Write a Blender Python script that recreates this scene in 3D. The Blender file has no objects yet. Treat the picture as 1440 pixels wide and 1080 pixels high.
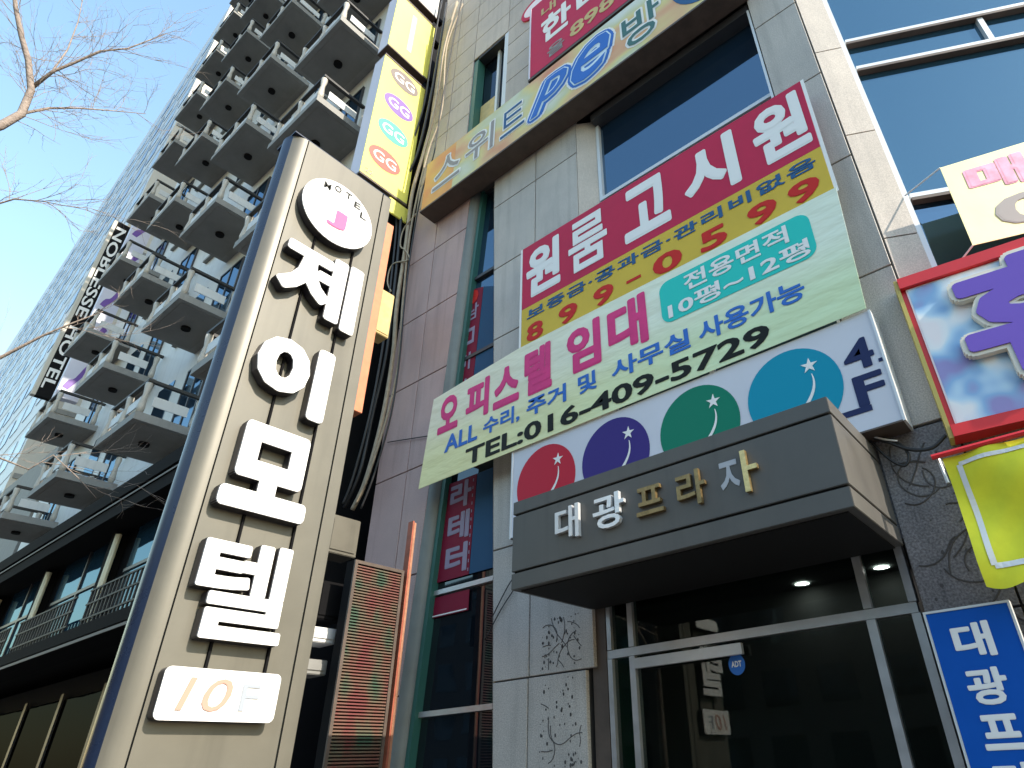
import bpy, bmesh, math, random
from mathutils import Vector, Matrix
random.seed(7)
rad = math.radians
S = bpy.context.scene
COL = S.collection

# ------------------------------------------------------------------ camera, world, sun, exposure
# world axes: X runs along the street front (right is +), Y goes into the buildings, Z up; camera at eye height
CR = ((0.79048304, 0.61140265, -0.03637824), (-0.33815496, 0.3861368, -0.85822467), (-0.51067386, 0.69071353, 0.51198343))
CAM = Vector((0, 0, 1.6)); FPX = 890.985; CX, CY = 832.906, 550.658
right, down, fwd = (Vector(r).normalized() for r in CR)
cam = bpy.data.objects.new('camera', bpy.data.cameras.new('camera')); COL.objects.link(cam)
cam.matrix_world = Matrix.Translation(CAM) @ Matrix((right, -down, -fwd)).transposed().to_4x4()
cam.data.sensor_width = 36; cam.data.lens = FPX / 1440 * 36
cam.data.shift_x = (720 - CX) / 1440; cam.data.shift_y = (CY - 540) / 1440
cam.data.clip_end = 2000; cam.data.clip_start = .05
S.camera = cam

SUN_EL, SUN_A = rad(36), rad(1.0)            # sun to the right, a hair behind the shop front
W = bpy.data.worlds.new('World'); S.world = W; W.use_nodes = True
nt = W.node_tree; bg = nt.nodes['Background']
sky = nt.nodes.new('ShaderNodeTexSky'); sky.sky_type = 'NISHITA'; sky.sun_disc = False
sky.sun_elevation = SUN_EL; sky.sun_rotation = rad(90) - SUN_A
sky.air_density = 2.3; sky.dust_density = .8; sky.ozone_density = 4.5
nt.links.new(sky.outputs[0], bg.inputs[0]); bg.inputs[1].default_value = 0.15
sd = bpy.data.lights.new('sun', 'SUN'); sd.energy = 3.2; sd.angle = rad(.5); sd.color = (1, .89, .74)
so = bpy.data.objects.new('sun', sd); COL.objects.link(so)
tosun = Vector((math.cos(SUN_A) * math.cos(SUN_EL), math.sin(SUN_A) * math.cos(SUN_EL), math.sin(SUN_EL)))
so.rotation_euler = tosun.to_track_quat('Z', 'Y').to_euler(); so.location = tosun * 60
S.view_settings.view_transform = 'Standard'; S.view_settings.look = 'None'
S.view_settings.gamma = 1; S.view_settings.use_curve_mapping = False
S.view_settings.exposure = 1.3
S.cycles.max_bounces = 6

# ------------------------------------------------------------------ pixel -> ray helpers
def ray(px, py):
    d = ((px - CX) / FPX, (py - CY) / FPX, 1)
    return right * d[0] + down * d[1] + fwd * d[2]
def PX(px, py, x): r = ray(px, py); return CAM + r * (x / r.x)
def PY(px, py, y): r = ray(px, py); return CAM + r * (y / r.y)
def PPL(px, py, o, n): r = ray(px, py); return CAM + r * ((o - CAM).dot(n) / r.dot(n))

# ------------------------------------------------------------------ materials
def mat(name, col, rough=.6, metal=0, var=.0, vscale=4, bump=0, bscale=40, speck=0, sscale=150, objvar=0, spec=.5, stain=0, emit=0, coat=0):
    m = bpy.data.materials.new(name); m.use_nodes = True
    n = m.node_tree.nodes; l = m.node_tree.links; b = n['Principled BSDF']
    b.inputs['Roughness'].default_value = rough; b.inputs['Metallic'].default_value = metal
    b.inputs['Specular IOR Level'].default_value = spec
    if coat: b.inputs['Coat Weight'].default_value = coat; b.inputs['Coat Roughness'].default_value = .08
    c4 = (*col, 1); b.inputs['Base Color'].default_value = c4
    if emit: b.inputs['Emission Color'].default_value = c4; b.inputs['Emission Strength'].default_value = emit
    if not (var or bump or speck or objvar or stain): return m
    tc = n.new('ShaderNodeNewGeometry'); pos = tc.outputs['Position']
    cur = None
    rgb = n.new('ShaderNodeRGB'); rgb.outputs[0].default_value = c4; cur = rgb.outputs[0]
    def mul(fac_socket, lo, hi):
        nonlocal cur
        mr = n.new('ShaderNodeMapRange'); mr.inputs['To Min'].default_value = lo; mr.inputs['To Max'].default_value = hi
        l.new(fac_socket, mr.inputs['Value'])
        mx = n.new('ShaderNodeVectorMath'); mx.operation = 'SCALE'
        l.new(cur, mx.inputs[0]); l.new(mr.outputs[0], mx.inputs['Scale']); cur = mx.outputs[0]
        return mr
    if var:
        t = n.new('ShaderNodeTexNoise'); t.inputs['Scale'].default_value = vscale; t.inputs['Detail'].default_value = 6; t.inputs['Roughness'].default_value = .65
        l.new(pos, t.inputs['Vector']); mr = mul(t.outputs['Fac'], 1 - var, 1 + var); mr.inputs['From Min'].default_value = .3; mr.inputs['From Max'].default_value = .7
        rr = n.new('ShaderNodeMapRange'); rr.inputs['To Min'].default_value = max(0, rough - .12); rr.inputs['To Max'].default_value = min(1, rough + .12)
        l.new(t.outputs['Fac'], rr.inputs['Value']); l.new(rr.outputs[0], b.inputs['Roughness'])
    if speck:
        t = n.new('ShaderNodeTexNoise'); t.inputs['Scale'].default_value = sscale; t.inputs['Detail'].default_value = 2
        l.new(pos, t.inputs['Vector']); mr = mul(t.outputs['Fac'], 1 - speck, 1 + speck); mr.inputs['From Min'].default_value = .35; mr.inputs['From Max'].default_value = .65
    if stain:
        mp = n.new('ShaderNodeMapping'); mp.inputs['Scale'].default_value = (5, 5, .35)
        l.new(pos, mp.inputs['Vector'])
        t = n.new('ShaderNodeTexNoise'); t.inputs['Scale'].default_value = 1.6; t.inputs['Detail'].default_value = 5
        l.new(mp.outputs[0], t.inputs['Vector']); mr = mul(t.outputs['Fac'], 1, 1 - stain); mr.inputs['From Min'].default_value = .5; mr.inputs['From Max'].default_value = .75
    if objvar:
        oi = n.new('ShaderNodeObjectInfo'); mul(oi.outputs['Random'], 1 - objvar, 1 + objvar)
    l.new(cur, b.inputs['Base Color'])
    if bump:
        t = n.new('ShaderNodeTexNoise'); t.inputs['Scale'].default_value = bscale; t.inputs['Detail'].default_value = 5
        l.new(pos, t.inputs['Vector'])
        bp = n.new('ShaderNodeBump'); bp.inputs['Strength'].default_value = bump; bp.inputs['Distance'].default_value = .02
        l.new(t.outputs['Fac'], bp.inputs['Height']); l.new(bp.outputs[0], b.inputs['Normal'])
    return m

def glass_thin(name, tint=(.9, .95, .95), refl=1.0):
    m = bpy.data.materials.new(name); m.use_nodes = True
    n = m.node_tree.nodes; l = m.node_tree.links; n.remove(n['Principled BSDF'])
    tr = n.new('ShaderNodeBsdfTransparent'); tr.inputs[0].default_value = (*tint, 1)
    gl = n.new('ShaderNodeBsdfGlossy'); gl.inputs['Roughness'].default_value = .02
    fr = n.new('ShaderNodeFresnel'); fr.inputs[0].default_value = 1.52
    mm = n.new('ShaderNodeMath'); mm.operation = 'MULTIPLY_ADD'; mm.inputs[1].default_value = refl; mm.inputs[2].default_value = .02; mm.use_clamp = True
    mx = n.new('ShaderNodeMixShader'); l.new(fr.outputs[0], mm.inputs[0]); l.new(mm.outputs[0], mx.inputs[0])
    l.new(tr.outputs[0], mx.inputs[1]); l.new(gl.outputs[0], mx.inputs[2]); l.new(mx.outputs[0], n['Material Output'].inputs[0])
    return m

def glass_tint(name, base, refl, rough=.03, warp=.02):
    """coated window glass: dark body plus a tinted mirror layer, slightly wavy"""
    m = bpy.data.materials.new(name); m.use_nodes = True
    n = m.node_tree.nodes; l = m.node_tree.links; b = n['Principled BSDF']
    b.inputs['Base Color'].default_value = (*base, 1); b.inputs['Roughness'].default_value = .3; b.inputs['Specular IOR Level'].default_value = 0
    gl = n.new('ShaderNodeBsdfGlossy'); gl.inputs['Color'].default_value = (*refl, 1); gl.inputs['Roughness'].default_value = rough
    fr = n.new('ShaderNodeFresnel'); fr.inputs[0].default_value = 1.9
    mr = n.new('ShaderNodeMapRange'); mr.inputs['To Min'].default_value = .25; mr.inputs['To Max'].default_value = 1
    l.new(fr.outputs[0], mr.inputs['Value'])
    g = n.new('ShaderNodeNewGeometry'); t = n.new('ShaderNodeTexNoise'); t.inputs['Scale'].default_value = .9; t.inputs['Detail'].default_value = 1
    l.new(g.outputs['Position'], t.inputs['Vector'])
    bp = n.new('ShaderNodeBump'); bp.inputs['Strength'].default_value = warp; bp.inputs['Distance'].default_value = .3
    l.new(t.outputs['Fac'], bp.inputs['Height']); l.new(bp.outputs[0], gl.inputs['Normal'])
    mx = n.new('ShaderNodeMixShader'); l.new(mr.outputs[0], mx.inputs[0]); l.new(b.outputs[0], mx.inputs[1]); l.new(gl.outputs[0], mx.inputs[2])
    l.new(mx.outputs[0], n['Material Output'].inputs[0])
    return m

M = {}
M['stone'] = mat('grey_granite', (.45, .42, .39), .55, var=.12, vscale=1.3, speck=.22, sscale=90, objvar=.07, bump=.08, bscale=120, stain=.22)
M['stone_pink'] = mat('pink_granite', (.43, .30, .285), .5, var=.1, vscale=1.1, speck=.18, sscale=90, objvar=.06, bump=.08, bscale=120, stain=.22)
M['stone_beige'] = mat('beige_granite', (.50, .45, .40), .55, var=.1, vscale=1.3, speck=.15, sscale=90, objvar=.05, bump=.08, bscale=120, stain=.15)
M['stone_warm'] = mat('warm_grey_granite', (.44, .385, .345), .55, var=.12, vscale=1.2, speck=.2, sscale=80, objvar=.07, bump=.08, bscale=120, stain=.2)
M['stone_dark'] = mat('dark_granite', (.19, .18, .19), .6, var=.2, vscale=3, speck=.35, sscale=60, objvar=.05, bump=.3, bscale=60, stain=.2)
M['joint'] = mat('joint_mortar', (.07, .065, .065), .9)
M['dark'] = mat('near_black', (.010, .010, .011), .8, spec=.1)
M['blackmetal'] = mat('black_metal', (.008, .008, .009), .8, spec=.06)
M['frame_dark'] = mat('dark_window_frame', (.03, .03, .035), .4)
M['alu'] = mat('aluminium', (.55, .55, .57), .35, .7, var=.08, vscale=6)
M['alu_white'] = mat('pale_aluminium', (.62, .64, .66), .4, .2)
M['green_frame'] = mat('green_frame', (.03, .12, .10), .45)
M['glass_blue'] = glass_tint('blue_glass', (.008, .022, .045), (.32, .47, .62))
M['glass_wing'] = glass_tint('pale_blue_glass', (.02, .055, .09), (.24, .37, .47))
M['glass_dark'] = glass_tint('dark_glass', (.006, .010, .015), (.22, .27, .32))
M['glass_door'] = glass_thin('door_glass', (.55, .63, .61), .38)
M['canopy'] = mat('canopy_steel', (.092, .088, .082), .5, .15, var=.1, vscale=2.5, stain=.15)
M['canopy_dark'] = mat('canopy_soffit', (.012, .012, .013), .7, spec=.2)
M['gold'] = mat('brass', (.62, .45, .2), .32, .85, var=.25, vscale=30)
M['silver'] = mat('silver_letter', (.72, .73, .75), .35, .5)
M['residue'] = mat('glue_residue', (.40, .42, .46), .6)
M['pylon'] = mat('champagne_panel', (.122, .115, .094), .46, .2, var=.10, vscale=1.6, stain=.18, bump=.02, bscale=8)
M['pylon_edge'] = mat('pylon_edge_shaded_navy', (.012, .020, .045), .28, .0, var=.06, vscale=2, spec=.35)  # navy holds the dark reflection and shade of the round metal edge
M['letter_side'] = mat('black_letter_side', (.018, .016, .022), .4)
M['letter_white'] = mat('white_acrylic', (.80, .79, .78), .4, var=.04, vscale=5)
M['white'] = mat('white_print', (.80, .80, .80), .5, spec=.15)
M['white_dirty'] = mat('white_weathered', (.70, .70, .70), .55, var=.1, vscale=3, stain=.15)
M['pink_print'] = mat('pink_print', (.78, .13, .28), .5, spec=.15)
M['orange_faint'] = mat('faded_orange_print', (.50, .26, .20), .5)
M['grey_faint'] = mat('faded_grey_print', (.30, .33, .38), .5)
M['grey_print'] = mat('grey_print', (.30, .28, .28), .5, spec=.15)
M['crimson'] = mat('crimson_banner', (.50, .025, .075), .5, var=.08, vscale=1.5, bump=.3, bscale=2.2, spec=.15)
M['mustard'] = mat('mustard_banner', (.62, .44, .06), .5, var=.06, vscale=1.5, bump=.3, bscale=2.2, spec=.15)
M['banner_white'] = mat('banner_off_white', (.78, .80, .66), .5, var=.06, vscale=1.2, bump=.35, bscale=2, spec=.15)
M['banner_green'] = mat('banner_pale_green', (.72, .76, .43), .5, var=.1, vscale=1.2, bump=.35, bscale=2, spec=.15)
M['teal_print'] = mat('teal_print', (.03, .55, .50), .5, spec=.15)
M['blue_print'] = mat('blue_print', (.04, .16, .55), .5, spec=.15)
M['slate_print'] = mat('slate_blue_print', (.03, .11, .26), .5, spec=.15)
M['red_print'] = mat('red_print', (.55, .025, .02), .5, spec=.15)
M['rose_print'] = mat('rose_print', (.68, .055, .22), .5, var=.1, vscale=6, spec=.15)
M['black_print'] = mat('black_print', (.012, .014, .012), .5, spec=.15)
M['panel_lav'] = mat('lavender_white_panel', (.60, .62, .70), .42, var=.05, vscale=1, spec=.15)
M['c_red'] = mat('red_disc', (.50, .02, .045), .45, spec=.15); M['c_navy'] = mat('navy_disc', (.045, .03, .20), .45, spec=.15)
M['c_green'] = mat('green_disc', (.005, .19, .12), .45, spec=.15); M['c_teal'] = mat('teal_disc', (.005, .27, .42), .45, spec=.15)
M['navy_text'] = mat('navy_text', (.02, .03, .10), .45, spec=.15)
M['brown'] = mat('brown_metal', (.085, .062, .05), .6, var=.25, vscale=5)
M['yellow'] = mat('yellow_lightbox', (.85, .80, .16), .45, var=.05, vscale=1.5)
M['yellow_cloth'] = mat('yellow_cloth', (.78, .76, .05), .6, var=.12, vscale=2.5, bump=.5, bscale=2.6, spec=.15)
M['yellow_pale'] = mat('pale_yellow_cloth', (.85, .80, .42), .55, bump=.3, bscale=2.5, var=.05, vscale=2)
M['lav_side'] = mat('pale_lavender_sheet', (.62, .62, .74), .5)
M['g_grey'] = mat('oval_grey', (.16, .13, .12), .5); M['g_purple'] = mat('oval_purple', (.17, .08, .36), .5)
M['g_green'] = mat('oval_green', (.05, .58, .30), .5); M['g_red'] = mat('oval_red', (.62, .09, .07), .5)
M['orange'] = mat('orange_paint', (.58, .20, .10), .5, var=.12, vscale=6)
M['rust'] = mat('rust_red_paint', (.30, .08, .045), .6, var=.3, vscale=9)
M['rust_lit'] = mat('sunlit_post_paint', (.36, .17, .10), .55, var=.2, vscale=9)  # paler copy of the post paint, sunlight put into its colour
M['tan'] = mat('tan_box', (.55, .42, .18), .6, var=.2, vscale=6)
M['cable_dark'] = mat('black_cable', (.02, .02, .022), .5)
M['cable_tan'] = mat('tan_cable', (.36, .30, .22), .6, var=.2, vscale=10)
M['cable_white'] = mat('white_cord', (.8, .8, .8), .5)
M['hotel'] = mat('white_tile', (.58, .60, .61), .5, var=.06, vscale=.8, objvar=.03, stain=.12)
M['slab'] = mat('balcony_concrete', (.24, .24, .23), .7, var=.12, vscale=2.5, objvar=.06, stain=.12)
M['soffit'] = mat('balcony_soffit', (.22, .215, .205), .8, var=.12, vscale=2)
M['rail'] = mat('dark_rail', (.025, .025, .025), .6)
M['post'] = mat('cream_post', (.42, .40, .36), .5)
M['tower'] = mat('tower_panel', (.60, .63, .66), .4, var=.06, vscale=.2)
M['tower_cream'] = mat('cream_render', (.55, .52, .46), .7, var=.06, vscale=.5, objvar=.04)
M['cream_tube'] = mat('cream_tube', (.70, .66, .48), .5)
M['bark'] = mat('bark', (.26, .21, .18), .85, var=.3, vscale=18, bump=.6, bscale=50)
M['asphalt'] = mat('asphalt', (.05, .05, .052), .9, var=.15, vscale=3, bump=.4, bscale=200)
M['paving'] = mat('paving', (.08, .078, .075), .85, var=.12, vscale=2)
M['paint'] = mat('road_paint', (.75, .75, .72), .7)
M['opp'] = mat('opposite_wall', (.05, .045, .042), .8, var=.2, vscale=.5)
M['teal_wall'] = mat('green_interior_wall', (.05, .17, .12), .7)
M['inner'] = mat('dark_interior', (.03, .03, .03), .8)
M['lampglow'] = mat('lamp_glow', (1, .97, .9), .5, emit=14)
M['bluesign'] = mat('blue_sign', (.005, .085, .42), .38, var=.06, vscale=2, spec=.15)
M['red_frame'] = mat('red_frame', (.62, .02, .025), .4, var=.06, vscale=4)
M['yellow_edge'] = mat('mustard_edge', (.50, .40, .10), .5)
M['skyblue'] = mat('pale_sky_print', (.60, .74, .86), .45); M['cloudblue'] = mat('cloud_blue_print', (.22, .42, .68), .45)
M['violet_print'] = mat('violet_shade_print', (.30, .26, .52), .45); M['blush'] = mat('blush_print', (.85, .74, .78), .45)
M['purple_letter'] = mat('purple_letter', (.16, .10, .48), .38, spec=.15); M['cream_letter'] = mat('cream_letter_edge', (.72, .68, .58), .5)
M['carve'] = mat('carved_groove', (.10, .095, .095), .9, spec=.1)
M['film_red'] = mat('film_red_dimmed', (.20, .010, .035), .6, spec=.2)  # film colours darkened to stand for dimming behind the tinted glass
M['film_blue'] = mat('film_blue', (.02, .075, .16), .6, spec=.2)
M['film_text'] = mat('film_text', (.30, .26, .36), .6, spec=.2)
M['trim_stone'] = mat('grey_green_trim', (.17, .19, .185), .5, var=.15, vscale=2, stain=.3)
M['pink_faded'] = mat('faded_pink_print', (.80, .36, .50), .5, var=.25, vscale=8, spec=.15)
M['bronze'] = mat('dark_bronze', (.26, .18, .08), .38, .7, var=.35, vscale=25)
M['trim_grey'] = mat('grey_trim', (.16, .15, .14), .6, spec=.2)
M['glass_black'] = glass_tint('black_shop_glass', (.004, .006, .008), (.018, .022, .025))
M['tower_glass'] = mat('tower_glass_pale', (.34, .44, .54), .25, .2)
M['tower_glass_dark'] = mat('tower_glass_dark', (.05, .11, .20), .2, .3)

def art_gradient(name, stops, axis_scale, rough=.45):
    """flat printed artwork: soft colour blotches running through a colour list"""
    m = bpy.data.materials.new(name); m.use_nodes = True
    n = m.node_tree.nodes; l = m.node_tree.links; b = n['Principled BSDF']; b.inputs['Roughness'].default_value = rough
    g = n.new('ShaderNodeNewGeometry'); mp = n.new('ShaderNodeMapping'); mp.inputs['Scale'].default_value = axis_scale
    t = n.new('ShaderNodeTexNoise'); t.inputs['Scale'].default_value = 1; t.inputs['Detail'].default_value = 2
    r = n.new('ShaderNodeValToRGB'); e = r.color_ramp.elements
    while len(e) < len(stops): e.new(.5)
    for el, (p, c) in zip(e, stops): el.position = p; el.color = (*c, 1)
    l.new(g.outputs['Position'], mp.inputs[0]); l.new(mp.outputs[0], t.inputs['Vector']); l.new(t.outputs['Fac'], r.inputs[0]); l.new(r.outputs[0], b.inputs['Base Color'])
    return m
M['pc_face'] = art_gradient('pc_sign_print', [(.3, (.62, .22, .10)), (.42, (.66, .40, .20)), (.52, (.66, .56, .22)), (.6, (.55, .56, .34)), (.72, (.62, .66, .60))], (.8, 1, 1.6))
M['pc_end'] = art_gradient('pc_sign_orange_end', [(.3, (.72, .22, .06)), (.7, (.75, .48, .08))], (1.2, 1, 1.5))
M['cloud_art'] = art_gradient('cloud_print', [(.34, (.30, .28, .58)), (.42, (.26, .46, .74)), (.49, (.50, .70, .88)), (.55, (.82, .85, .88)), (.64, (.86, .80, .82))], (2.6, 1, 2.3))
def banner_print():
    m = bpy.data.materials.new('banner_print'); m.use_nodes = True
    n = m.node_tree.nodes; l = m.node_tree.links; b = n['Principled BSDF']; b.inputs['Roughness'].default_value = .5; b.inputs['Specular IOR Level'].default_value = .15
    g = n.new('ShaderNodeNewGeometry'); sp = n.new('ShaderNodeSeparateXYZ'); l.new(g.outputs['Position'], sp.inputs[0])
    def ramp(sock, a, c):
        mr = n.new('ShaderNodeMapRange'); mr.interpolation_type = 'SMOOTHSTEP'; mr.inputs['From Min'].default_value = a; mr.inputs['From Max'].default_value = c; l.new(sock, mr.inputs['Value']); return mr.outputs[0]
    def mix(f, a, c):
        x = n.new('ShaderNodeMix'); x.data_type = 'RGBA'; l.new(f, x.inputs[0])
        for k, v in ((6, a), (7, c)):
            if isinstance(v, tuple): x.inputs[k].default_value = (*v, 1)
            else: l.new(v, x.inputs[k])
        return x.outputs[2]
    low = mix(ramp(sp.outputs[0], -5.6, -1.2), (.78, .76, .42), (.62, .76, .50)); top = mix(ramp(sp.outputs[0], -5.6, -1.5), (.80, .77, .60), (.74, .82, .70))
    l.new(mix(ramp(sp.outputs[2], 5.0, 5.75), low, top), b.inputs['Base Color'])
    mp = n.new('ShaderNodeMapping'); mp.inputs['Scale'].default_value = (1.2, 1, 4); l.new(g.outputs['Position'], mp.inputs[0])
    t = n.new('ShaderNodeTexNoise'); t.inputs['Scale'].default_value = 1.3; t.inputs['Detail'].default_value = 3; l.new(mp.outputs[0], t.inputs['Vector'])
    bp = n.new('ShaderNodeBump'); bp.inputs['Strength'].default_value = .55; bp.inputs['Distance'].default_value = .06; l.new(t.outputs['Fac'], bp.inputs['Height']); l.new(bp.outputs[0], b.inputs['Normal'])
    return m
M['banner_print'] = banner_print()
def led_material():
    m = bpy.data.materials.new('led_rows'); m.use_nodes = True
    n = m.node_tree.nodes; l = m.node_tree.links; b = n['Principled BSDF']; b.inputs['Roughness'].default_value = .6
    g = n.new('ShaderNodeNewGeometry'); mp = n.new('ShaderNodeMapping'); mp.inputs['Scale'].default_value = (1, 4.2, 3.0)
    t = n.new('ShaderNodeTexNoise'); t.inputs['Scale'].default_value = 1; t.inputs['Detail'].default_value = 2
    r = n.new('ShaderNodeValToRGB'); e = r.color_ramp.elements; e.new(.5); e.new(.6)
    for el, (p, c) in zip(e, [(.34, (.035, .075, .045)), (.44, (.10, .08, .05)), (.53, (.13, .06, .04)), (.66, (.14, .03, .028))]): el.position = p; el.color = (*c, 1)
    l.new(g.outputs['Position'], mp.inputs[0]); l.new(mp.outputs[0], t.inputs['Vector']); l.new(t.outputs['Fac'], r.inputs[0]); l.new(r.outputs[0], b.inputs['Base Color'])
    return m
M['led'] = led_material()

# ------------------------------------------------------------------ geometry helpers
def wloc(p):
    v = Vector((0, 0, 0))
    while p is not None: v += p.location; p = p.parent
    return v
def link(name, me, material, parent=None):
    o = bpy.data.objects.new(name, me); COL.objects.link(o)
    if material: me.materials.append(M[material])
    if parent is not None: o.parent = parent
    return o
def mk(name, verts, faces, material, parent=None, smooth=False):
    off = wloc(parent)
    me = bpy.data.meshes.new(name); me.from_pydata([tuple(Vector(v) - off) for v in verts], [], faces); me.update()
    bm = bmesh.new(); bm.from_mesh(me); bmesh.ops.recalc_face_normals(bm, faces=bm.faces) if len(faces) > 3 else None; bm.to_mesh(me); bm.free()
    if smooth: me.polygons.foreach_set('use_smooth', [True] * len(me.polygons))
    return link(name, me, material, parent)
BF = [(0, 3, 2, 1), (4, 5, 6, 7), (0, 1, 5, 4), (1, 2, 6, 5), (2, 3, 7, 6), (3, 0, 4, 7)]
def bxv(x0, x1, y0, y1, z0, z1):
    return [(x0, y0, z0), (x1, y0, z0), (x1, y1, z0), (x0, y1, z0), (x0, y0, z1), (x1, y0, z1), (x1, y1, z1), (x0, y1, z1)]
def bevel_obj(o, w, seg=2):
    bm = bmesh.new(); bm.from_mesh(o.data)
    bmesh.ops.bevel(bm, geom=list(bm.edges), offset=w, segments=seg, affect='EDGES', clamp_overlap=True)
    bm.to_mesh(o.data); bm.free(); return o
def box(name, x0, x1, y0, y1, z0, z1, material, parent=None, bev=0):
    o = mk(name, bxv(x0, x1, y0, y1, z0, z1), BF, material, parent)
    if bev: bevel_obj(o, bev)
    return o
class MB:
    def __init__(s): s.v = []; s.f = []
    def add(s, v, f): k = len(s.v); s.v += [tuple(a) for a in v]; s.f += [tuple(i + k for i in a) for a in f]; return s
    def box(s, *a): return s.add(bxv(*a), BF)
    def tube(s, pts, r, seg=6):
        pts = [Vector(p) for p in pts]; rs = r if isinstance(r, (list, tuple)) else [r] * len(pts)
        rings = []; up = None
        for i, p in enumerate(pts):
            t = (pts[min(i + 1, len(pts) - 1)] - pts[max(i - 1, 0)]).normalized()
            a = t.orthogonal().normalized() if up is None else (up - t * up.dot(t)).normalized()
            up = a; b = t.cross(a)
            rings.append([p + (a * math.cos(2 * math.pi * j / seg) + b * math.sin(2 * math.pi * j / seg)) * rs[i] for j in range(seg)])
        v = [q for rr in rings for q in rr]; f = []
        for i in range(len(rings) - 1):
            for j in range(seg):
                f.append((i * seg + j, i * seg + (j + 1) % seg, (i + 1) * seg + (j + 1) % seg, (i + 1) * seg + j))
        f.append(tuple(range(seg))[::-1]); f.append(tuple((len(rings) - 1) * seg + j for j in range(seg)))
        return s.add(v, f)
    def build(s, name, material, parent=None, smooth=False): return mk(name, s.v, s.f, material, parent, smooth)

class Frame:
    """a flat place in the world: u to the right, v up, n outward"""
    def __init__(s, o, u, v=(0, 0, 1)):
        s.o = Vector(o); s.u = Vector(u).normalized(); s.v = Vector(v).normalized(); s.n = s.u.cross(s.v)
    def at(s, u, v, d=0): return s.o + s.u * u + s.v * v + s.n * d
    def px(s, x, y, d=0):
        p = PPL(x, y, s.o + s.n * d, s.n) - s.o; return (p.dot(s.u), p.dot(s.v))
def slab(name, fr, poly, d0, d1, material, parent=None):
    """extruded polygon (u,v list, counter-clockwise) between depths d0 < d1 in front of the frame"""
    n = len(poly)
    v = [fr.at(a, b, d0) for a, b in poly] + [fr.at(a, b, d1) for a, b in poly]
    f = [tuple(range(n))[::-1], tuple(range(n, 2 * n))] + [(i, (i + 1) % n, n + (i + 1) % n, n + i) for i in range(n)]
    return mk(name, v, f, material, parent)
def decal(name, fr, polys, d, material, parent=None, th=.002):
    b = MB()
    for poly in polys:
        n = len(poly); v = [fr.at(a, c, d) for a, c in poly] + [fr.at(a, c, d + th) for a, c in poly]
        b.add(v, [tuple(range(n, 2 * n))] + [(i, (i + 1) % n, n + (i + 1) % n, n + i) for i in range(n)])
    return b.build(name, material, parent)
def rect(u0, u1, v0, v1): return [(u0, v0), (u1, v0), (u1, v1), (u0, v1)]
def ellipse(cu, cv, ru, rv, n=36, rot=0):
    c, s = math.cos(rot), math.sin(rot)
    return [(cu + c * ru * math.cos(2 * math.pi * i / n) - s * rv * math.sin(2 * math.pi * i / n), cv + s * ru * math.cos(2 * math.pi * i / n) + c * rv * math.sin(2 * math.pi * i / n)) for i in range(n)]
def rrect(u0, u1, v0, v1, r, n=6):
    out = []
    for cu, cv, a in ((u1 - r, v0 + r, -90), (u1 - r, v1 - r, 0), (u0 + r, v1 - r, 90), (u0 + r, v0 + r, 180)):
        for i in range(n + 1):
            t = rad(a + 90 * i / n); out.append((cu + r * math.cos(t), cv + r * math.sin(t)))
    return out
_tc = {}
def text_geo(s, off=0.0, ext=0.0, gap=1.0, shear=0.0):
    k = (s, off, ext, gap, shear)
    if k in _tc: return _tc[k]
    cu = bpy.data.curves.new('t', 'FONT'); cu.body = s; cu.size = 1; cu.offset = off; cu.extrude = ext; cu.resolution_u = 3
    cu.space_character = gap; cu.shear = shear; cu.fill_mode = 'BOTH' if ext else 'FRONT'
    ob = bpy.data.objects.new('t', cu); COL.objects.link(ob)
    dg = bpy.context.evaluated_depsgraph_get(); me = ob.evaluated_get(dg).to_mesh()
    v = [tuple(a.co) for a in me.vertices]; f = [tuple(p.vertices) for p in me.polygons]
    ob.evaluated_get(dg).to_mesh_clear(); bpy.data.objects.remove(ob); bpy.data.curves.remove(cu)
    x0, x1 = min(a[0] for a in v), max(a[0] for a in v); y0, y1 = min(a[1] for a in v), max(a[1] for a in v)
    v = [((a[0] - x0) / (x1 - x0), (a[1] - y0) / (y1 - y0), (a[2] / ext * .5 + .5) if ext else 0) for a in v]
    _tc[k] = (v, f, (x1 - x0, y1 - y0)); return _tc[k]
def text(name, s, fr, u0, u1, v0, v1, d, material, parent=None, off=.02, th=0, gap=1.0, shear=0.0, rot=None, grow=0, map2=None):
    """lettering fitted to a box; th > 0 gives raised letters; rot='cw' turns the line to read downwards"""
    fat = max(0, off - .012); nd = 16 if fat > .025 else 8
    v, f, asp = text_geo(s, min(off, .012), .1 if th else 0, gap, shear)
    sh = [(0, 0)] + ([(fat * math.cos(2 * k * math.pi / nd), fat * math.sin(2 * k * math.pi / nd)) for k in range(nd)] if fat else [])
    nv0 = len(v); v2 = []; f2 = []
    for k, (sx, sy) in enumerate(sh):
        v2 += [((a * asp[0] + sx + fat) / (asp[0] + 2 * fat), (b * asp[1] + sy + fat) / (asp[1] + 2 * fat), c * (1 if k == 0 else 1 - .002 * k), k) for a, b, c in v]
        f2 += [tuple(i + k * nv0 for i in q) for q in f]
    v, f = v2, f2; out = []
    for a, b, c, k in v:
        if map2: p = map2(a, b)
        elif rot == 'cw': p = (u0 + (u1 - u0) * b, v1 - (v1 - v0) * a)
        else: p = (u0 + (u1 - u0) * a, v0 + (v1 - v0) * b)
        out.append(fr.at(p[0], p[1], d + c * th + (0 if th else .0002 * (16 - k))))
    off_ = wloc(parent)
    me = bpy.data.meshes.new(name); me.from_pydata([tuple(p - off_) for p in out], [], f); me.update()
    return link(name, me, material, parent)
def empty(name, loc, label=None, cat=None, group=None):
    o = bpy.data.objects.new(name, None); COL.objects.link(o); o.location = loc; o.empty_display_size = .2
    return tag(o, label, cat, group)
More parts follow.
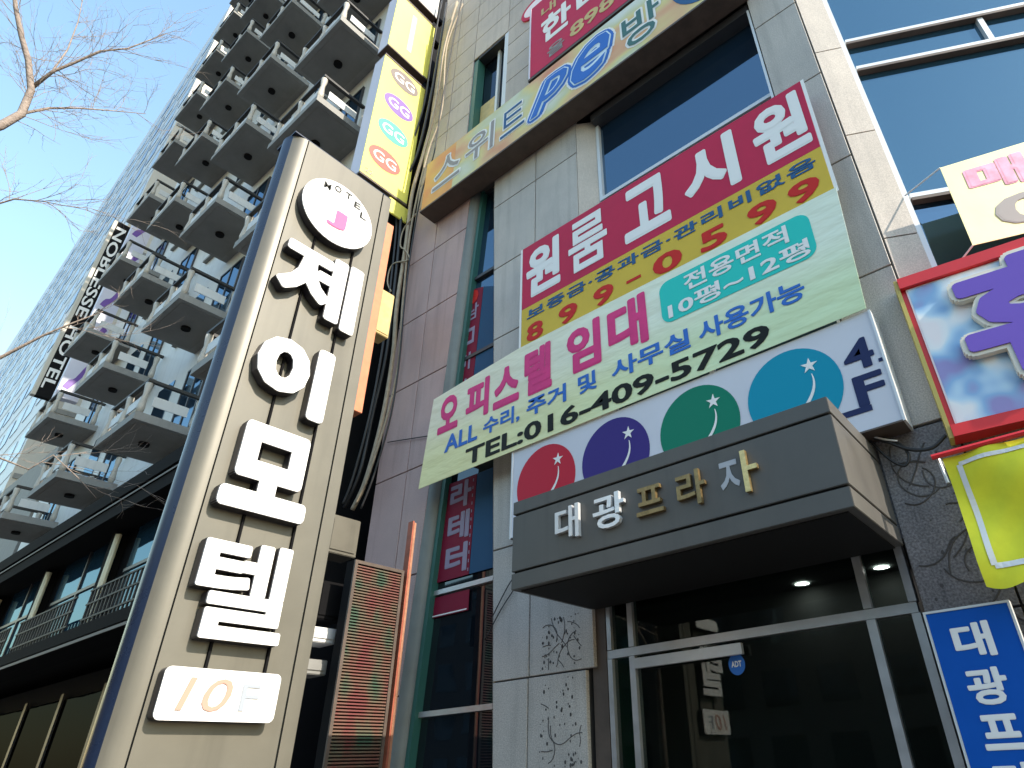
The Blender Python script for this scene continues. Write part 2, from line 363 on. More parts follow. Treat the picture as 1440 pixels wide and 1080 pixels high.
def tag(o, label=None, cat=None, group=None, kind=None):
    if label: o['label'] = label
    if cat: o['category'] = cat
    if group: o['group'] = group
    if kind: o['kind'] = kind
    return o
FRONT = lambda y: Frame((0, y, 0), (1, 0, 0))          # faces the street (-Y); u = X, v = Z
SIDE = lambda x: Frame((x, 0, 0), (0, 1, 0))           # faces +X; u = Y, v = Z

# ================================================================== THE SETTING
tag(box('ground', -400, 400, -400, 400, -.6, -.16, 'asphalt'), kind='structure')
tag(box('road', -160, 160, -13, -1.2, -.156, -.13, 'asphalt'), kind='structure')
tag(box('pavement', -160, 160, -.96, 5.0, -.156, 0, 'paving'), kind='structure')
tag(box('kerb', -160, 160, -1.2, -.965, -.156, .004, 'stone'), kind='structure')
lm = MB()
for i in range(-20, 12): lm.box(i * 6., i * 6. + 3, -7.1, -6.95, -.129, -.126)
tag(lm.build('road_marking', 'paint'), kind='structure')

# ================================================================== PLAZA BUILDING
YF = 5.0
plaza = empty('plaza_building', (-3, 5, 0), 'grey granite commercial building with dark entrance canopy and many signs', 'building')
ZJ = [0, 1.05, 2.40, 3.78, 5.30, 6.80, 8.13, 9.50, 10.90]
e1 = lambda z: -6.65 + .0625 * (min(max(z, 1.5), 10.4) - 2)      # right edge of the pink pier
e2 = lambda z: -5.08 - .058 * (min(z, 10.4) - 1.65)              # left edge of the grey column
G = .008
def stone_panel(x00, x01, z0, x10, x11, z1, material, y=YF, th=.05):
    p = [(x00 + G, y, z0 + G), (x01 - G, y, z0 + G), (x01 - G, y + th, z0 + G), (x00 + G, y + th, z0 + G),
         (x10 + G, y, z1 - G), (x11 - G, y, z1 - G), (x11 - G, y + th, z1 - G), (x10 + G, y + th, z1 - G)]
    return bevel_obj(mk('stone_panel', p, BF, material, plaza), .004, 1)
PL = -7.72
for a, b in zip(ZJ[:-1], ZJ[1:]):
    stone_panel(PL, -7.0, a, PL, -7.0, b, 'stone_pink')
    stone_panel(-7.0, e1(a), a, -7.0, e1(b), b, 'stone_pink')
    lo = -3.90 if b < 3 else -3.80
    if b < 2.5:
        stone_panel(e2(a), -4.63, a, e2(b), -4.63, b, 'stone'); stone_panel(-4.63, lo, a, -4.63, lo, b, 'stone')
    else:
        stone_panel(e2(a), -4.62, a, e2(b), -4.62, b, 'stone'); stone_panel(-4.62, lo, a, -4.62, lo, b, 'stone')
# upper wall with a small window
UZ = [10.90, 11.6, 12.1, 12.75, 13.35, 13.95, 14.5, 15.2, 15.9, 16.6, 17.3, 18.0, 18.7]
UXs = [PL, -7.05, -6.42, -5.42, -4.7, -4.0, -3.3, -2.6, -1.9, -.93]
for a, b in zip(UZ[:-1], UZ[1:]):
    for k, (x, y) in enumerate(zip(UXs[:-1], UXs[1:])):
        if x == -6.42 and 12.0 < (a + b) / 2 < 14.5: continue
        stone_panel(x, y, a, x, y, b, 'stone_warm' if k < 6 else 'stone')
for a, b in zip([3.78, 5.30, 6.74, 8.10, 9.52, 10.95, 12.4, 13.9, 15.4], [5.30, 6.74, 8.10, 9.52, 10.95, 12.4, 13.9, 15.4, 17]):
    stone_panel(-.92, -.38, a, -.92, -.38, b, 'stone')
# backing walls behind the cladding
bk = MB()
bk.box(PL, -6.75, YF + .045, 16, 0, 18.7); bk.box(-5.0, -3.92, YF + .045, 6, 0, 10.9)
bk.box(PL, -6.45, YF + .046, 6, 10.9, 18.7); bk.box(-5.40, -.9, YF + .046, 6, 10.9, 18.7); bk.box(-6.45, -5.4, YF + .046, 6, 14.52, 18.7); bk.box(-6.45, -5.4, YF + .046, 6, 10.3, 12.1)
bk.box(-.91, -.40, YF + .045, 6, 0, 18.7)
bk.box(-6.8, -.9, 5.9, 16, 0, 18.7)
bk.build('wall', 'joint', plaza)
# rounded stone trim beside the pink pier, then the green frame and the tall glass strip
def swept(name, prof, z0, z1, material, smooth=True, n=12):
    b = MB(); v = []; k = len(prof(z0))
    for i in range(n + 1):
        z = z0 + (z1 - z0) * i / n; v += [(x, y, z) for x, y in prof(z)]
    f = [(i * k + j, i * k + j + 1, (i + 1) * k + j + 1, (i + 1) * k + j) for i in range(n) for j in range(k - 1)]
    b.add(v, f); return b.build(name, material, plaza, smooth)
swept('rounded_trim', lambda z: [(e1(z) + .13 * math.sin(t), YF + .13 - .13 * math.cos(t)) for t in [math.pi / 2 * i / 6 for i in range(7)]] + [(e1(z) + .13, 5.3)], 0, 10.4, 'trim_stone')
swept('green_frame', lambda z: [(e1(z) + .135, 5.10), (e1(z) + .20, 5.10), (e1(z) + .20, 5.3)], 0, 10.4, 'green_frame', False)
swept('column_return', lambda z: [(e2(z), YF + .004), (e2(z), 5.5)], 0, 10.6, 'stone', False)
gw = [0, 2.2, 3.53, 5.2, 6.9, 8.4, 10.3]
for i, (a, b) in enumerate(zip(gw[:-1], gw[1:])):
    w = mk('window', [(e1(a) + .1, 5.2, a + .03), (e2(a) + .02, 5.2, a + .03), (e2(b) + .02, 5.2, b - .03), (e1(b) + .1, 5.2, b - .03)], [(0, 1, 2, 3)], 'glass_blue' if a > 5 else 'glass_dark', plaza)
    mk('transom', bxv(e1(b) + .1, e2(b) + .02, 5.15, 5.23, b - .028, b + .028), BF, 'alu' if a < 3 else 'frame_dark', w)
# small window in the upper wall
w = mk('window', [(-6.42, 5.22, 12.1), (-5.42, 5.22, 12.1), (-5.42, 5.22, 14.5), (-6.42, 5.22, 14.5)], [(0, 1, 2, 3)], 'glass_dark', plaza)
box('jamb', -6.42, -6.30, 5.02, 5.21, 12.1, 14.5, 'green_frame', w); box('jamb', -5.52, -5.42, 5.01, 5.21, 12.1, 14.5, 'alu_white', w)
box('head', -6.42, -5.42, 5.02, 5.21, 14.44, 14.5, 'frame_dark', w); box('mullion', -5.86, -5.80, 5.15, 5.21, 12.1, 14.44, 'alu_white', w)
box('lower_panel', -6.28, -5.88, 5.17, 5.21, 12.1, 13.0, 'tan', w)
# splayed return and the large window behind the banners
mk('splayed_return', [(-3.80, YF + .005, 3.72), (-3.53, 5.16, 3.72), (-3.53, 5.16, 10.15), (-3.80, YF + .005, 10.15)], [(0, 1, 2, 3)], 'stone_beige', plaza)
for a, b, x0, x1 in ((8.44, 10.0, -3.50, -.95), (3.8, 8.36, -3.5, -2.33), (3.8, 8.36, -2.27, -.95)):
    w = mk('window', [(x0, 5.2, a), (x1, 5.2, a), (x1, 5.2, b), (x0, 5.2, b)], [(0, 1, 2, 3)], 'glass_blue', plaza)
    fb = MB(); fb.box(x0 - .03, x1 + .03, 5.14, 5.22, a - .045, a + .012).box(x0 - .03, x0 + .02, 5.142, 5.222, a + .013, b); fb.build('frame', 'alu_white', w)
box('window_head', -3.53, -.93, 5.02, 5.35, 10.0, 10.15, 'frame_dark', plaza)
box('window_jamb', -.955, -.925, 5.01, 5.3, 3.8, 10.0, 'alu_white', plaza)
box('lintel_beam', -3.79, -.93, YF + .02, 5.6, 2.98, 3.75, 'stone_dark', plaza)
# carved granite beside and right of the entrance
cf = FRONT(YF)
for a, b in ((0, 1.05), (1.05, 2.40), (2.40, 3.77)):
    stone_panel(-.94, -.36, a, -.94, -.36, b, 'stone_dark'); stone_panel(-.36, .35, a, -.36, .35, b, 'stone_dark')
bx = MB(); bx.box(-.92, .33, YF + .046, 5.6, 0, 3.76); bx.build('wall', 'joint', plaza)
def carving(u0, u1, v0, v1, n, seed, dots, rr):
    rnd = random.Random(seed); bm_ = MB()
    for _ in range(n):
        u = rnd.uniform(u0, u1); v = rnd.uniform(v0, v1); a = rnd.uniform(0, 6.28); k = rnd.uniform(-9, 9); pts = []
        for i in range(rnd.randint(9, 20)):
            if not (u0 < u < u1 and v0 < v < v1): break
            pts.append(cf.at(u, v, .001)); a += k * .035 + rnd.uniform(-.12, .12); u += .035 * math.cos(a); v += .035 * math.sin(a)
            if rnd.random() < .1: k = rnd.uniform(-12, 12)
        if len(pts) > 3: bm_.tube(pts, rr, 5)
    for _ in range(dots):
        u = rnd.uniform(u0, u1); v = rnd.uniform(v0, v1); r = rnd.uniform(.004, .013)
        bm_.add([cf.at(*q, .003) for q in ellipse(u, v, r, r * rnd.uniform(1, 1.8), 8)], [tuple(range(8))])
    return tag(bm_.build('carving', 'carve', plaza), kind='stuff')
carving(-4.47, -3.95, 1.1, 2.36, 14, 13, 90, .0042); carving(-4.47, -3.95, 2.44, 2.92, 12, 15, 55, .0042)
carving(-.90, -.05, 2.42, 3.7, 34, 8, 30, .007); carving(-.90, .3, 1.1, 2.36, 8, 9, 10, .007)

# canopy
cy0, cx0, cx1 = 3.9, -3.82, -.94
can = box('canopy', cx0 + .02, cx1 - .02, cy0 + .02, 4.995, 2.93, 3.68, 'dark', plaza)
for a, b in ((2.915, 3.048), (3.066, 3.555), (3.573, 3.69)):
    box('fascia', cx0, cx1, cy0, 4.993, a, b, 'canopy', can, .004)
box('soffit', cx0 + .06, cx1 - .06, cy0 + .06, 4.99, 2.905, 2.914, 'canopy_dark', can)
cfr = FRONT(cy0)
for s, u0, u1, v0, v1, m_ in (('대', -3.30, -3.05, 3.205, 3.485, 'silver'), ('광', -2.905, -2.60, 3.20, 3.475, 'silver'), ('프', -2.49, -2.25, 3.215, 3.435, 'bronze'),
                              ('라', -2.13, -1.895, 3.19, 3.455, 'bronze'), ('ㅏ', -1.60, -1.49, 3.175, 3.48, 'gold')):
    text('letter', s, cfr, u0, u1, v0, v1, .003, m_, can, off=.018, th=.035)
text('letter_residue', 'ㅈ', cfr, -1.79, -1.64, 3.245, 3.45, .002, 'residue', can, off=.02)

# entrance: frame, glass, dark lobby
dy = 5.06
ent = box('entrance_frame', -3.70, -.98, dy, dy + .07, 2.465, 2.535, 'alu', plaza)
for x, w_, m_ in ((-3.86, .16, 'brown'), (-3.69, .05, 'alu'), (-3.45, .06, 'alu'), (-1.345, .065, 'alu'), (-1.03, .06, 'alu')):
    box('post', x, x + w_, dy - .01, dy + .08, 0, 2.98 if m_ == 'brown' else 2.46, m_, ent)
    if m_ == 'alu': box('post', x + .002, x + w_ - .002, dy - .008, dy + .078, 2.54, 2.98, m_, ent)
box('door_closer_cover', -3.37, -2.33, dy - .06, dy - .015, 2.345, 2.43, 'alu', ent, .004)
for x0, x1, a, b in ((-3.64, -3.45, .02, 2.46), (-3.39, -1.345, .02, 2.46), (-1.28, -1.03, .02, 2.46), (-3.64, -3.45, 2.54, 2.96), (-3.39, -1.345, 2.54, 2.96), (-1.28, -1.03, 2.54, 2.96)):
    box('glass_pane', x0, x1, dy + .03, dy + .038, a, b, 'glass_door', ent)
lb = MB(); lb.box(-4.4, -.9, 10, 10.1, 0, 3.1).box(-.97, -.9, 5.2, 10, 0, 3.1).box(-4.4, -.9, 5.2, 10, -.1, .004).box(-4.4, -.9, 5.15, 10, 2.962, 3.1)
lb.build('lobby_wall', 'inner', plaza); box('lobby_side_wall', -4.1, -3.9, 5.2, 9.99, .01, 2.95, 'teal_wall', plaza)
for q in ((-1.99, 5.72), (-1.285, 5.68)):
    l_ = mk('downlight', [(q[0] + .065 * math.cos(t), q[1] + .065 * math.sin(t), 2.956) for t in [i * math.pi / 10 for i in range(20)]], [tuple(range(20))[::-1]], 'lampglow')
    tag(l_, 'round recessed ceiling light in the lobby, ' + ('the one nearer the middle of the door' if q[0] < -1.5 else 'the one nearer the right door post'), 'ceiling light', 'lobby ceiling lights')
    rb = MB(); pr = [(q[0] + .085 * math.cos(t), q[1] + .085 * math.sin(t)) for t in [i * math.pi / 10 for i in range(20)]]; pi_ = [(q[0] + .066 * math.cos(t), q[1] + .066 * math.sin(t)) for t in [i * math.pi / 10 for i in range(20)]]
    rb.add([(a, b, 2.95) for a, b in pr] + [(a, b, 2.95) for a, b in pi_], [(i, (i + 1) % 20, 20 + (i + 1) % 20, 20 + i) for i in range(20)]); rb.build('trim_ring', 'alu_white', l_)
sf = FRONT(dy + .03)
st = empty('window_sticker', (-2.43, dy, 2.28), 'round blue security sticker on the dark entrance glass', 'sticker')
decal('disc', sf, [ellipse(-2.43, 2.285, .072, .08)], .003, 'blue_print', st)
text('lettering', 'ADT', sf, -2.475, -2.385, 2.265, 2.31, .007, 'white', st, off=.03)

# right wing of the plaza, turned from the street front
PHI = rad(26)
WF = Frame((-.375, YF, 0), (math.cos(PHI), math.sin(PHI), 0))
def wpanel(u0, u1, v0, v1, material): return slab('stone_panel', WF, rect(u0 + G, u1 - G, v0 + G, v1 - G), -.05, 0, material, plaza)
ZW = [3.75, 4.55, 5.60, 7.02, 8.45, 9.9, 11.3, 12.7, 14.2]
for a, b in zip(ZW[:-1], ZW[1:]): wpanel(0, .30, a, b, 'stone_beige')
def wbox(name, u0, u1, v0, v1, d0, d1, material, parent): return slab(name, WF, rect(u0, u1, v0, v1), d0, d1, material, parent)
wbox('wall', .0, 14, 0, 3.76, -1.2, -.30, 'stone_beige', plaza); wbox('wall', 0.01, 14, 3.76, 14.2, -1.2, -.5, 'joint', plaza)
wbox('window_sill_band', .30, 14, 3.76, 4.75, -.49, -.02, 'stone_beige', plaza)
wbox('jamb', .285, .345, 4.76, 14.2, -.13, -.012, 'alu_white', plaza)
def zpx(x, y): return WF.px(x, y)[1]
m1 = (zpx(1188, 69) + zpx(1382, 0)) / 2; m2 = (zpx(1205, 110) + zpx(1440, 26)) / 2; m3 = (zpx(1275, 278) + zpx(1333, 260)) / 2
um = WF.px(1380, 20)[0]
levels = [(4.75, m3 - .05), (m3 + .05, m2 - .05), (m2 + .05, m1 - .05), (m1 + .05, 10.6), (10.7, 14.2)]
for i, (a, b) in enumerate(levels):
    splits = [.345, 3.4, 6.8, 10.2, 13.9] if i != 2 else [.345, um, 3.4, 6.8, 10.2, 13.9]
    for u0, u1 in zip(splits[:-1], splits[1:]):
        w = slab('window', WF, rect(u0 + .03, u1 - .03, a, b), -.11, -.10, 'glass_wing' if i else 'glass_blue', plaza)
        slab('mullion', WF, rect(u1 - .028, u1 + .028, a, b), -.11, -.05, 'alu_white', w)
        fs = slab('transom', WF, rect(u0 + .03, u1 + .028, b + .002, b + .04), -.11, -.03, 'brown', w); slab('transom_cap', WF, rect(u0 + .03, u1 + .028, b + .042, b + .098), -.11, -.04, 'alu_white', w)

# ================================================================== SIGNS ON THE PLAZA
# red and mustard banner
fr = FRONT(4.78)
bn = empty('vinyl_banner', (-2.6, 4.78, 6.17), 'crimson and mustard vinyl banner with large white letters, across the big window', 'banner')
slab('red_cloth', fr, [(-4.63, 6.82), (-.60, 6.82), (-.585, 7.87), (-4.64, 7.90)], -.006, 0, 'crimson', bn)
slab('mustard_cloth', fr, [(-4.63, 6.18), (-.60, 6.17), (-.60, 6.818), (-4.63, 6.818)], -.006, 0, 'mustard', bn)
decal('hem', fr, [[(-4.665, 6.18), (-4.632, 6.18), (-4.642, 7.90), (-4.675, 7.90)]], 0, 'white', bn)
decal('hem', fr, [[(-.60, 6.17), (-.565, 6.17), (-.55, 7.87), (-.585, 7.87)]], 0, 'white', bn)
for s, u0, u1 in (('원', -4.56, -3.96), ('룸', -3.82, -3.20), ('고', -2.95, -2.30), ('시', -2.10, -1.42), ('원', -1.22, -.64)):
    text('lettering', s, fr, u0, u1, 6.94, 7.79, .003, 'white', bn, off=.024 if s == '룸' else .042)
text('lettering', '보증금·공과금·관리비없음', fr, -4.53, -.68, 6.59, 6.76, .003, 'slate_print', bn, off=.03, gap=1.12)
for s, u0, u1 in (('8', -4.53, -4.25), ('9', -4.00, -3.70), ('9', -3.46, -3.16), ('0', -2.62, -2.24), ('5', -2.02, -1.70), ('9', -1.46, -1.14), ('9', -1.02, -.70)):
    text('lettering', s, fr, u0, u1, 6.235, 6.51, .003, 'red_print', bn, off=.035)
decal('lettering', fr, [rect(-2.98, -2.78, 6.355, 6.395)], .003, 'red_print', bn)
# pale green banner
fr = FRONT(4.72)
b2 = empty('vinyl_banner', (-3.4, 4.72, 4.77), 'pale green rental banner with pink letters and a teal box, below the red banner', 'banner')
slab('cloth', fr, [(-6.32, 4.76), (-.65, 4.78), (-.575, 6.165), (-4.62, 6.17), (-6.20, 6.04)], -.006, 0, 'banner_print', b2)
for s, u0, u1, v0, v1 in (('오', -6.05, -5.66, 5.43, 5.97), ('피', -5.52, -5.10, 5.42, 5.98), ('스', -5.02, -4.58, 5.42, 5.98), ('텔', -4.50, -4.06, 5.40, 6.05), ('임', -3.83, -3.34, 5.42, 6.05), ('대', -3.24, -2.72, 5.42, 6.08)):
    text('lettering', s, fr, u0, u1, v0, v1, .003, 'rose_print', b2, off=.045)
decal('text_box', fr, [rrect(-2.54, -.88, 5.52, 6.06, .12)], .003, 'teal_print', b2)
text('lettering', '전용면적', fr, -2.24, -1.10, 5.80, 6.02, .007, 'white', b2, off=.025)
text('lettering', '10평~12평', fr, -2.46, -.94, 5.55, 5.755, .007, 'white', b2, off=.025)
for s_, u0, u1 in (('ALL', -5.87, -5.27), ('수리,', -5.17, -4.56), ('주거', -4.45, -3.85), ('및', -3.68, -3.42), ('사무실', -3.22, -2.26), ('사용가능', -2.16, -1.08)):
    text('lettering', s_, fr, u0, u1, 5.12, 5.36, .003, 'blue_print', b2, off=.03)
text('lettering', 'TEL:016-409-5729', fr, -5.46, -1.47, 4.815, 5.04, .003, 'black_print', b2, off=.03)
# panel with four discs
fr = FRONT(4.75)
b3 = empty('panel_sign', (-2.66, 4.75, 3.75), 'pale lavender sign box with four coloured star discs behind the canopy', 'sign')
slab('panel', fr, rect(-4.67, -.65, 3.75, 4.77), -.22, 0, 'panel_lav', b3)
slab('edge_trim', fr, rect(-.649, -.63, 3.74, 4.77), -.22, .012, 'alu_white', b3); slab('edge_trim', fr, rect(-4.69, -4.671, 3.74, 4.77), -.22, .012, 'alu_white', b3); slab('bottom_trim', fr, rect(-4.67, -.65, 3.735, 3.749), -.22, .012, 'brown', b3)
def star(cu, cv, r):
    return [(cu + (r if i % 2 == 0 else r * .38) * math.sin(i * math.pi / 5 + .1), cv + (r if i % 2 == 0 else r * .38) * math.cos(i * math.pi / 5 + .1)) for i in range(10)][::-1]
for cu, m_ in ((-4.185, 'c_red'), (-3.265, 'c_navy'), (-2.31, 'c_green'), (-1.395, 'c_teal')):
    dsc = decal('disc', fr, [ellipse(cu, 4.27, .415, .42, 48)], .002, m_, b3)
    decal('star', fr, [star(cu + .18, 4.47, .075)], .006, 'white', dsc)
    tail = []
    for i in range(13): t = i / 12; tail.append((cu + .185 + .02 * math.sin(t * 3.1) - .17 * t * t + .0, 4.39 - .33 * t))
    L = [(u - .004 - .020 * t_ / 12, v) for t_, (u, v) in enumerate(tail)]; Rr = [(u + .004 + .012 * t_ / 12, v - .006) for t_, (u, v) in enumerate(tail)]
    qs = [[L[i], L[i + 1], Rr[i + 1], Rr[i]] for i in range(12)]
    decal('star_tail', fr, qs, .006, 'white', dsc)
text('lettering', '4', fr, -.94, -.70, 4.27, 4.55, .003, 'navy_text', b3, off=.03); text('lettering', 'F', fr, -.92, -.69, 3.95, 4.22, .003, 'navy_text', b3, off=.03)
decal('lettering', fr, [rect(-1.06, -.83, 3.90, 3.95)], .003, 'navy_text', b3); decal('lettering', fr, [rect(-.685, -.655, 4.28, 4.31)], .003, 'navy_text', b3)
# long pc-room sign
fr = FRONT(4.66)
b4 = empty('long_sign_box', (-4, 4.66, 10.2), 'long orange and cream sign box above the big window with white-edged lettering', 'sign')
slab('housing', fr, rect(-7.06, -.88, 10.20, 11.43), -.33, -.004, 'brown', b4); slab('face', fr, rect(-6.25, -.90, 10.22, 11.42), -.003, 0, 'pc_face', b4); slab('face_end', fr, rect(-7.05, -6.252, 10.22, 11.42), -.003, 0, 'pc_end', b4)
slab('edge_trim', fr, rect(-7.07, -.88, 10.16, 10.198), -.33, .012, 'brown', b4)
def outlined(s, fr, u0, u1, v0, v1, d, m_in, m_out, parent, off=.02, grow=.05, shear=0, map2=None):
    g = grow * (v1 - v0)
    if map2: text('lettering_outline', s, fr, 0, 0, 0, 0, d, m_out, parent, off=off + grow, shear=shear, map2=lambda a, b: map2(a * (1 + 2 * grow) - grow, b * (1 + 2 * grow) - grow))
    else: text('lettering_outline', s, fr, u0 - g, u1 + g, v0 - g, v1 + g, d, m_out, parent, off=off + grow, shear=shear)
    return text('lettering', s, fr, u0, u1, v0, v1, d + .004, m_in, parent, off=off, shear=shear, map2=map2)
outlined('스', fr, -6.78, -6.08, 10.48, 11.2, .003, 'grey_print', 'white', b4, .0, .045)
outlined('위', fr, -5.95, -5.27, 10.50, 11.18, .003, 'grey_print', 'white', b4, .0, .045)
outlined('트', fr, -5.10, -4.56, 10.50, 11.12, .003, 'slate_print', 'white', b4, .0, .045)
for s_, u0, u1, v0, v1 in (('p', -4.42, -3.66, 10.42, 11.12), ('e', -3.58, -2.84, 10.42, 11.22)):
    for q_, (of, m_) in enumerate(((.16, 'white'), (.11, 'blue_print'), (.045, 'skyblue'), (.012, 'blue_print'))):
        g = of * .75; text('lettering', s_, fr, u0 - g, u1 + g, v0 - g, v1 + g, .003 + .004 * q_, m_, b4, off=of, shear=.4)
outlined('방', fr, -2.62, -1.98, 10.35, 11.15, .003, 'green_frame', 'white', b4, .01, .045)
decal('navy_badge', fr, [ellipse(-1.25, 10.95, .55, .70)], .003, 'slate_print', b4); text('lettering', 'TEA', fr, -1.55, -1.0, 10.55, 10.75, .008, 'white', b4, off=.02)
# red sign above it
fr = FRONT(4.75)
b5 = empty('red_sign_box', (-3, 4.75, 11.7), 'crimson sign box with orange digits above the long cream sign', 'sign')
slab('housing', fr, rect(-4.55, -1.4, 11.76, 13.9), -.22, 0, 'crimson', b5); slab('edge_trim', fr, rect(-4.58, -4.552, 11.72, 13.9), -.22, .01, 'lav_side', b5); slab('bottom_trim', fr, rect(-4.58, -1.4, 11.66, 11.718), -.22, .015, 'brown', b5)
text('lettering', '한', fr, -4.30, -3.62, 12.42, 13.2, .003, 'white', b5, off=.035); text('lettering', '비', fr, -3.5, -2.85, 12.45, 13.2, .003, 'white', b5, off=.035)
text('lettering', '898', fr, -3.66, -2.75, 11.95, 12.3, .003, 'tan', b5, off=.03); text('lettering', '올', fr, -4.16, -3.78, 11.9, 12.2, .003, 'grey_print', b5, off=.02); text('lettering', '내', fr, -4.30, -3.95, 13.3, 13.6, .003, 'tan', b5, off=.02)
o5 = slab('oval_plaque', FRONT(4.97), ellipse(-4.62, 14.45, .42, .30, 30), -.03, 0, 'crimson'); tag(o5, 'small dark red oval plaque high on the wall left of the crimson sign', 'plaque')
decal('plaque_face', FRONT(4.97), [ellipse(-4.62, 14.45, .34, .22, 30)], .001, 'blush', o5)

# window films in the tall glass strip
fr = FRONT(5.17)
wf = empty('window_poster', (-6.1, 5.17, 6.2), 'red and blue vertical poster behind the tall glass strip, upper one', 'poster')
slab('red_sheet', fr, [(-6.42, 5.9), (-5.98, 5.9), (-5.86, 8.15), (-6.18, 8.25)], -.01, -.003, 'film_red', wf); slab('blue_sheet', fr, [(-5.97, 5.9), (-5.46, 5.9), (-5.56, 8.0), (-5.85, 8.15)], -.012, -.003, 'film_blue', wf)
for i, s in enumerate(('비', '비', 'ㅁ', '남')): text('lettering', s, fr, -6.33 + i * .05, -6.08 + i * .05, 6.25 + i * .45, 6.55 + i * .45, .001, 'film_text', wf, off=.02)
decal('flower', fr, [ellipse(-6.08, 8.05, .13, .14, 9)], .001, 'red_print', wf)
wf2 = empty('window_poster', (-6.1, 5.17, 3.7), 'magenta vertical poster with white letters in the tall glass strip under the green banner', 'poster')
slab('magenta_sheet', fr, [(-6.42, 3.66), (-5.78, 3.66), (-5.74, 4.95), (-6.36, 4.95)], -.01, -.003, 'film_red', wf2); slab('blue_sheet', fr, [(-5.77, 3.66), (-5.26, 3.66), (-5.30, 4.95), (-5.73, 4.95)], -.012, -.003, 'film_blue', wf2)
for i, s in enumerate(('터', '테', '라')): text('lettering', s, fr, -6.22, -5.82, 3.72 + i * .42, 4.08 + i * .42, .001, 'film_text', wf2, off=.04)
decal('dotted_border', fr, [rect(-6.38 + .003 * i, -6.355 + .003 * i, 3.70 + i * .105, 3.75 + i * .105) for i in range(12)] + [rect(-5.80, -5.785, 3.70 + i * .105, 3.74 + i * .105) for i in range(12)], .001, 'film_text', wf2)['kind'] = 'stuff'
wf3 = slab('window_poster', fr, rect(-6.45, -5.75, 3.24, 3.48), -.01, -.003, 'film_red'); tag(wf3, 'small magenta strip poster below the steel bar of the glass strip', 'poster')
decal('border', fr, [rect(-6.43, -5.77, 3.25, 3.265)], .001, 'white', wf3)

# right-hand signs
K = 1.061; kz = lambda z: 1.6 + (z - 1.6) * K
rf = Frame((-.36 * K, 4.58 * K, 0), (math.cos(rad(8)), math.sin(rad(8)), 0))
rs = empty('cloud_sign_box', (-.38, 4.86, 3.54), 'red framed sign box with purple raised letter on a cloudy sky print', 'sign')
slab('housing', rf, rect(0, 2.75, kz(3.43), kz(4.80)), -.12, 0, 'red_frame', rs)
slab('face', rf, rect(.037, 2.72, kz(3.52), kz(4.70)), .001, .012, 'blush', rs)
slab('edge_trim', rf, rect(-.03, -.001, kz(3.43), kz(4.80)), -.12, .03, 'yellow_edge', rs)
slab('bottom_frame', rf, rect(0, 2.75, kz(3.43), kz(3.515)), .001, .05, 'red_frame', rs); slab('top_frame', rf, rect(0, 2.75, kz(4.705), kz(4.80)), .001, .05, 'red_frame', rs)
slab('sky_print', rf, rect(.05, 2.7, kz(3.53), kz(4.69)), .013, .015, 'cloud_art', rs)
text('letter_base', '휴', rf, .25, 1.42, kz(3.70), kz(4.70), .03, 'cream_letter', rs, off=.065, th=.06); text('letter', '휴', rf, .285, 1.385, kz(3.735), kz(4.665), .092, 'purple_letter', rs, off=.042, th=.01)
# hanging yellow cloth
K2 = 1.075; k2 = lambda z: 1.6 + (z - 1.6) * K2
ff = FRONT(4.60)
fl = empty('hanging_banner', (-.1, 4.6, 2.46), 'bright yellow cloth banner with white border hanging from a red rod', 'banner')
cl = MB(); nu, nv = 48, 28
P_ = lambda i, j: (-.473 + 1.6 * i / nu, 3.325 - (.86 + .02 * math.sin(i * .4)) * j / nv - .01 * math.sin(i * .65) * j / nv)
def fold(u, v): return .016 * math.sin(u * 11 + v * 3) + .035 * math.sin((u + .47) * 5 - (3.3 - v) * 7) * min(1, (3.34 - v) * 3) + .012 * math.sin(u * 23 - v * 17)
cl.add([ff.at(*P_(i, j), fold(*P_(i, j))) for j in range(nv + 1) for i in range(nu + 1)], [(j * (nu + 1) + i, (j + 1) * (nu + 1) + i, (j + 1) * (nu + 1) + i + 1, j * (nu + 1) + i + 1) for j in range(nv) for i in range(nu)])
c_ = cl.build('cloth', 'yellow_cloth', fl, True)
bd = MB(); 
def ribbon(pts, w):
    for (u, v), (u2, v2) in zip(pts[:-1], pts[1:]):
        dd = Vector((u2 - u, v2 - v)).normalized(); nx, ny = -dd.y * w, dd.x * w
        q = [(u + nx, v + ny), (u - nx, v - ny), (u2 - nx, v2 - ny), (u2 + nx, v2 + ny)]
        bd.add([ff.at(a, b, fold(a, b) + .006) for a, b in q], [(0, 1, 2, 3)])
ribbon([(-.39, 3.26 - .04 * i) for i in range(18)], .017); ribbon([(-.39 + .04 * i, 2.575) for i in range(34)], .017); ribbon([(-.39 + .04 * i, 3.265) for i in range(34)], .014)
bd.build('border_stripe', 'white', fl)
pb_ = MB(); pb_.add([ff.at(.02 + .034 * i, 2.90 + .019 * j, fold(.02 + .034 * i, 2.90 + .019 * j) + .006) for j in range(11) for i in range(11)], [(j * 11 + i, j * 11 + i + 1, (j + 1) * 11 + i + 1, (j + 1) * 11 + i) for j in range(10) for i in range(10)]); pb_.build('print_patch', 'black_print', fl)
rd = MB(); rd.tube([(-.53, 4.58, 3.345), (1.2, 4.58, 3.345)], .02, 8); rd.build('rod', 'red_frame', fl)
rk = MB(); rk.tube([(-.50, 4.58, 3.345), (-.50, 4.99, 3.36)], .013, 6).tube([(-.50, 4.62, 3.34), (-.49, 4.62, 3.16)], .012, 6); rk.build('rod_bracket', 'alu_white', fl)
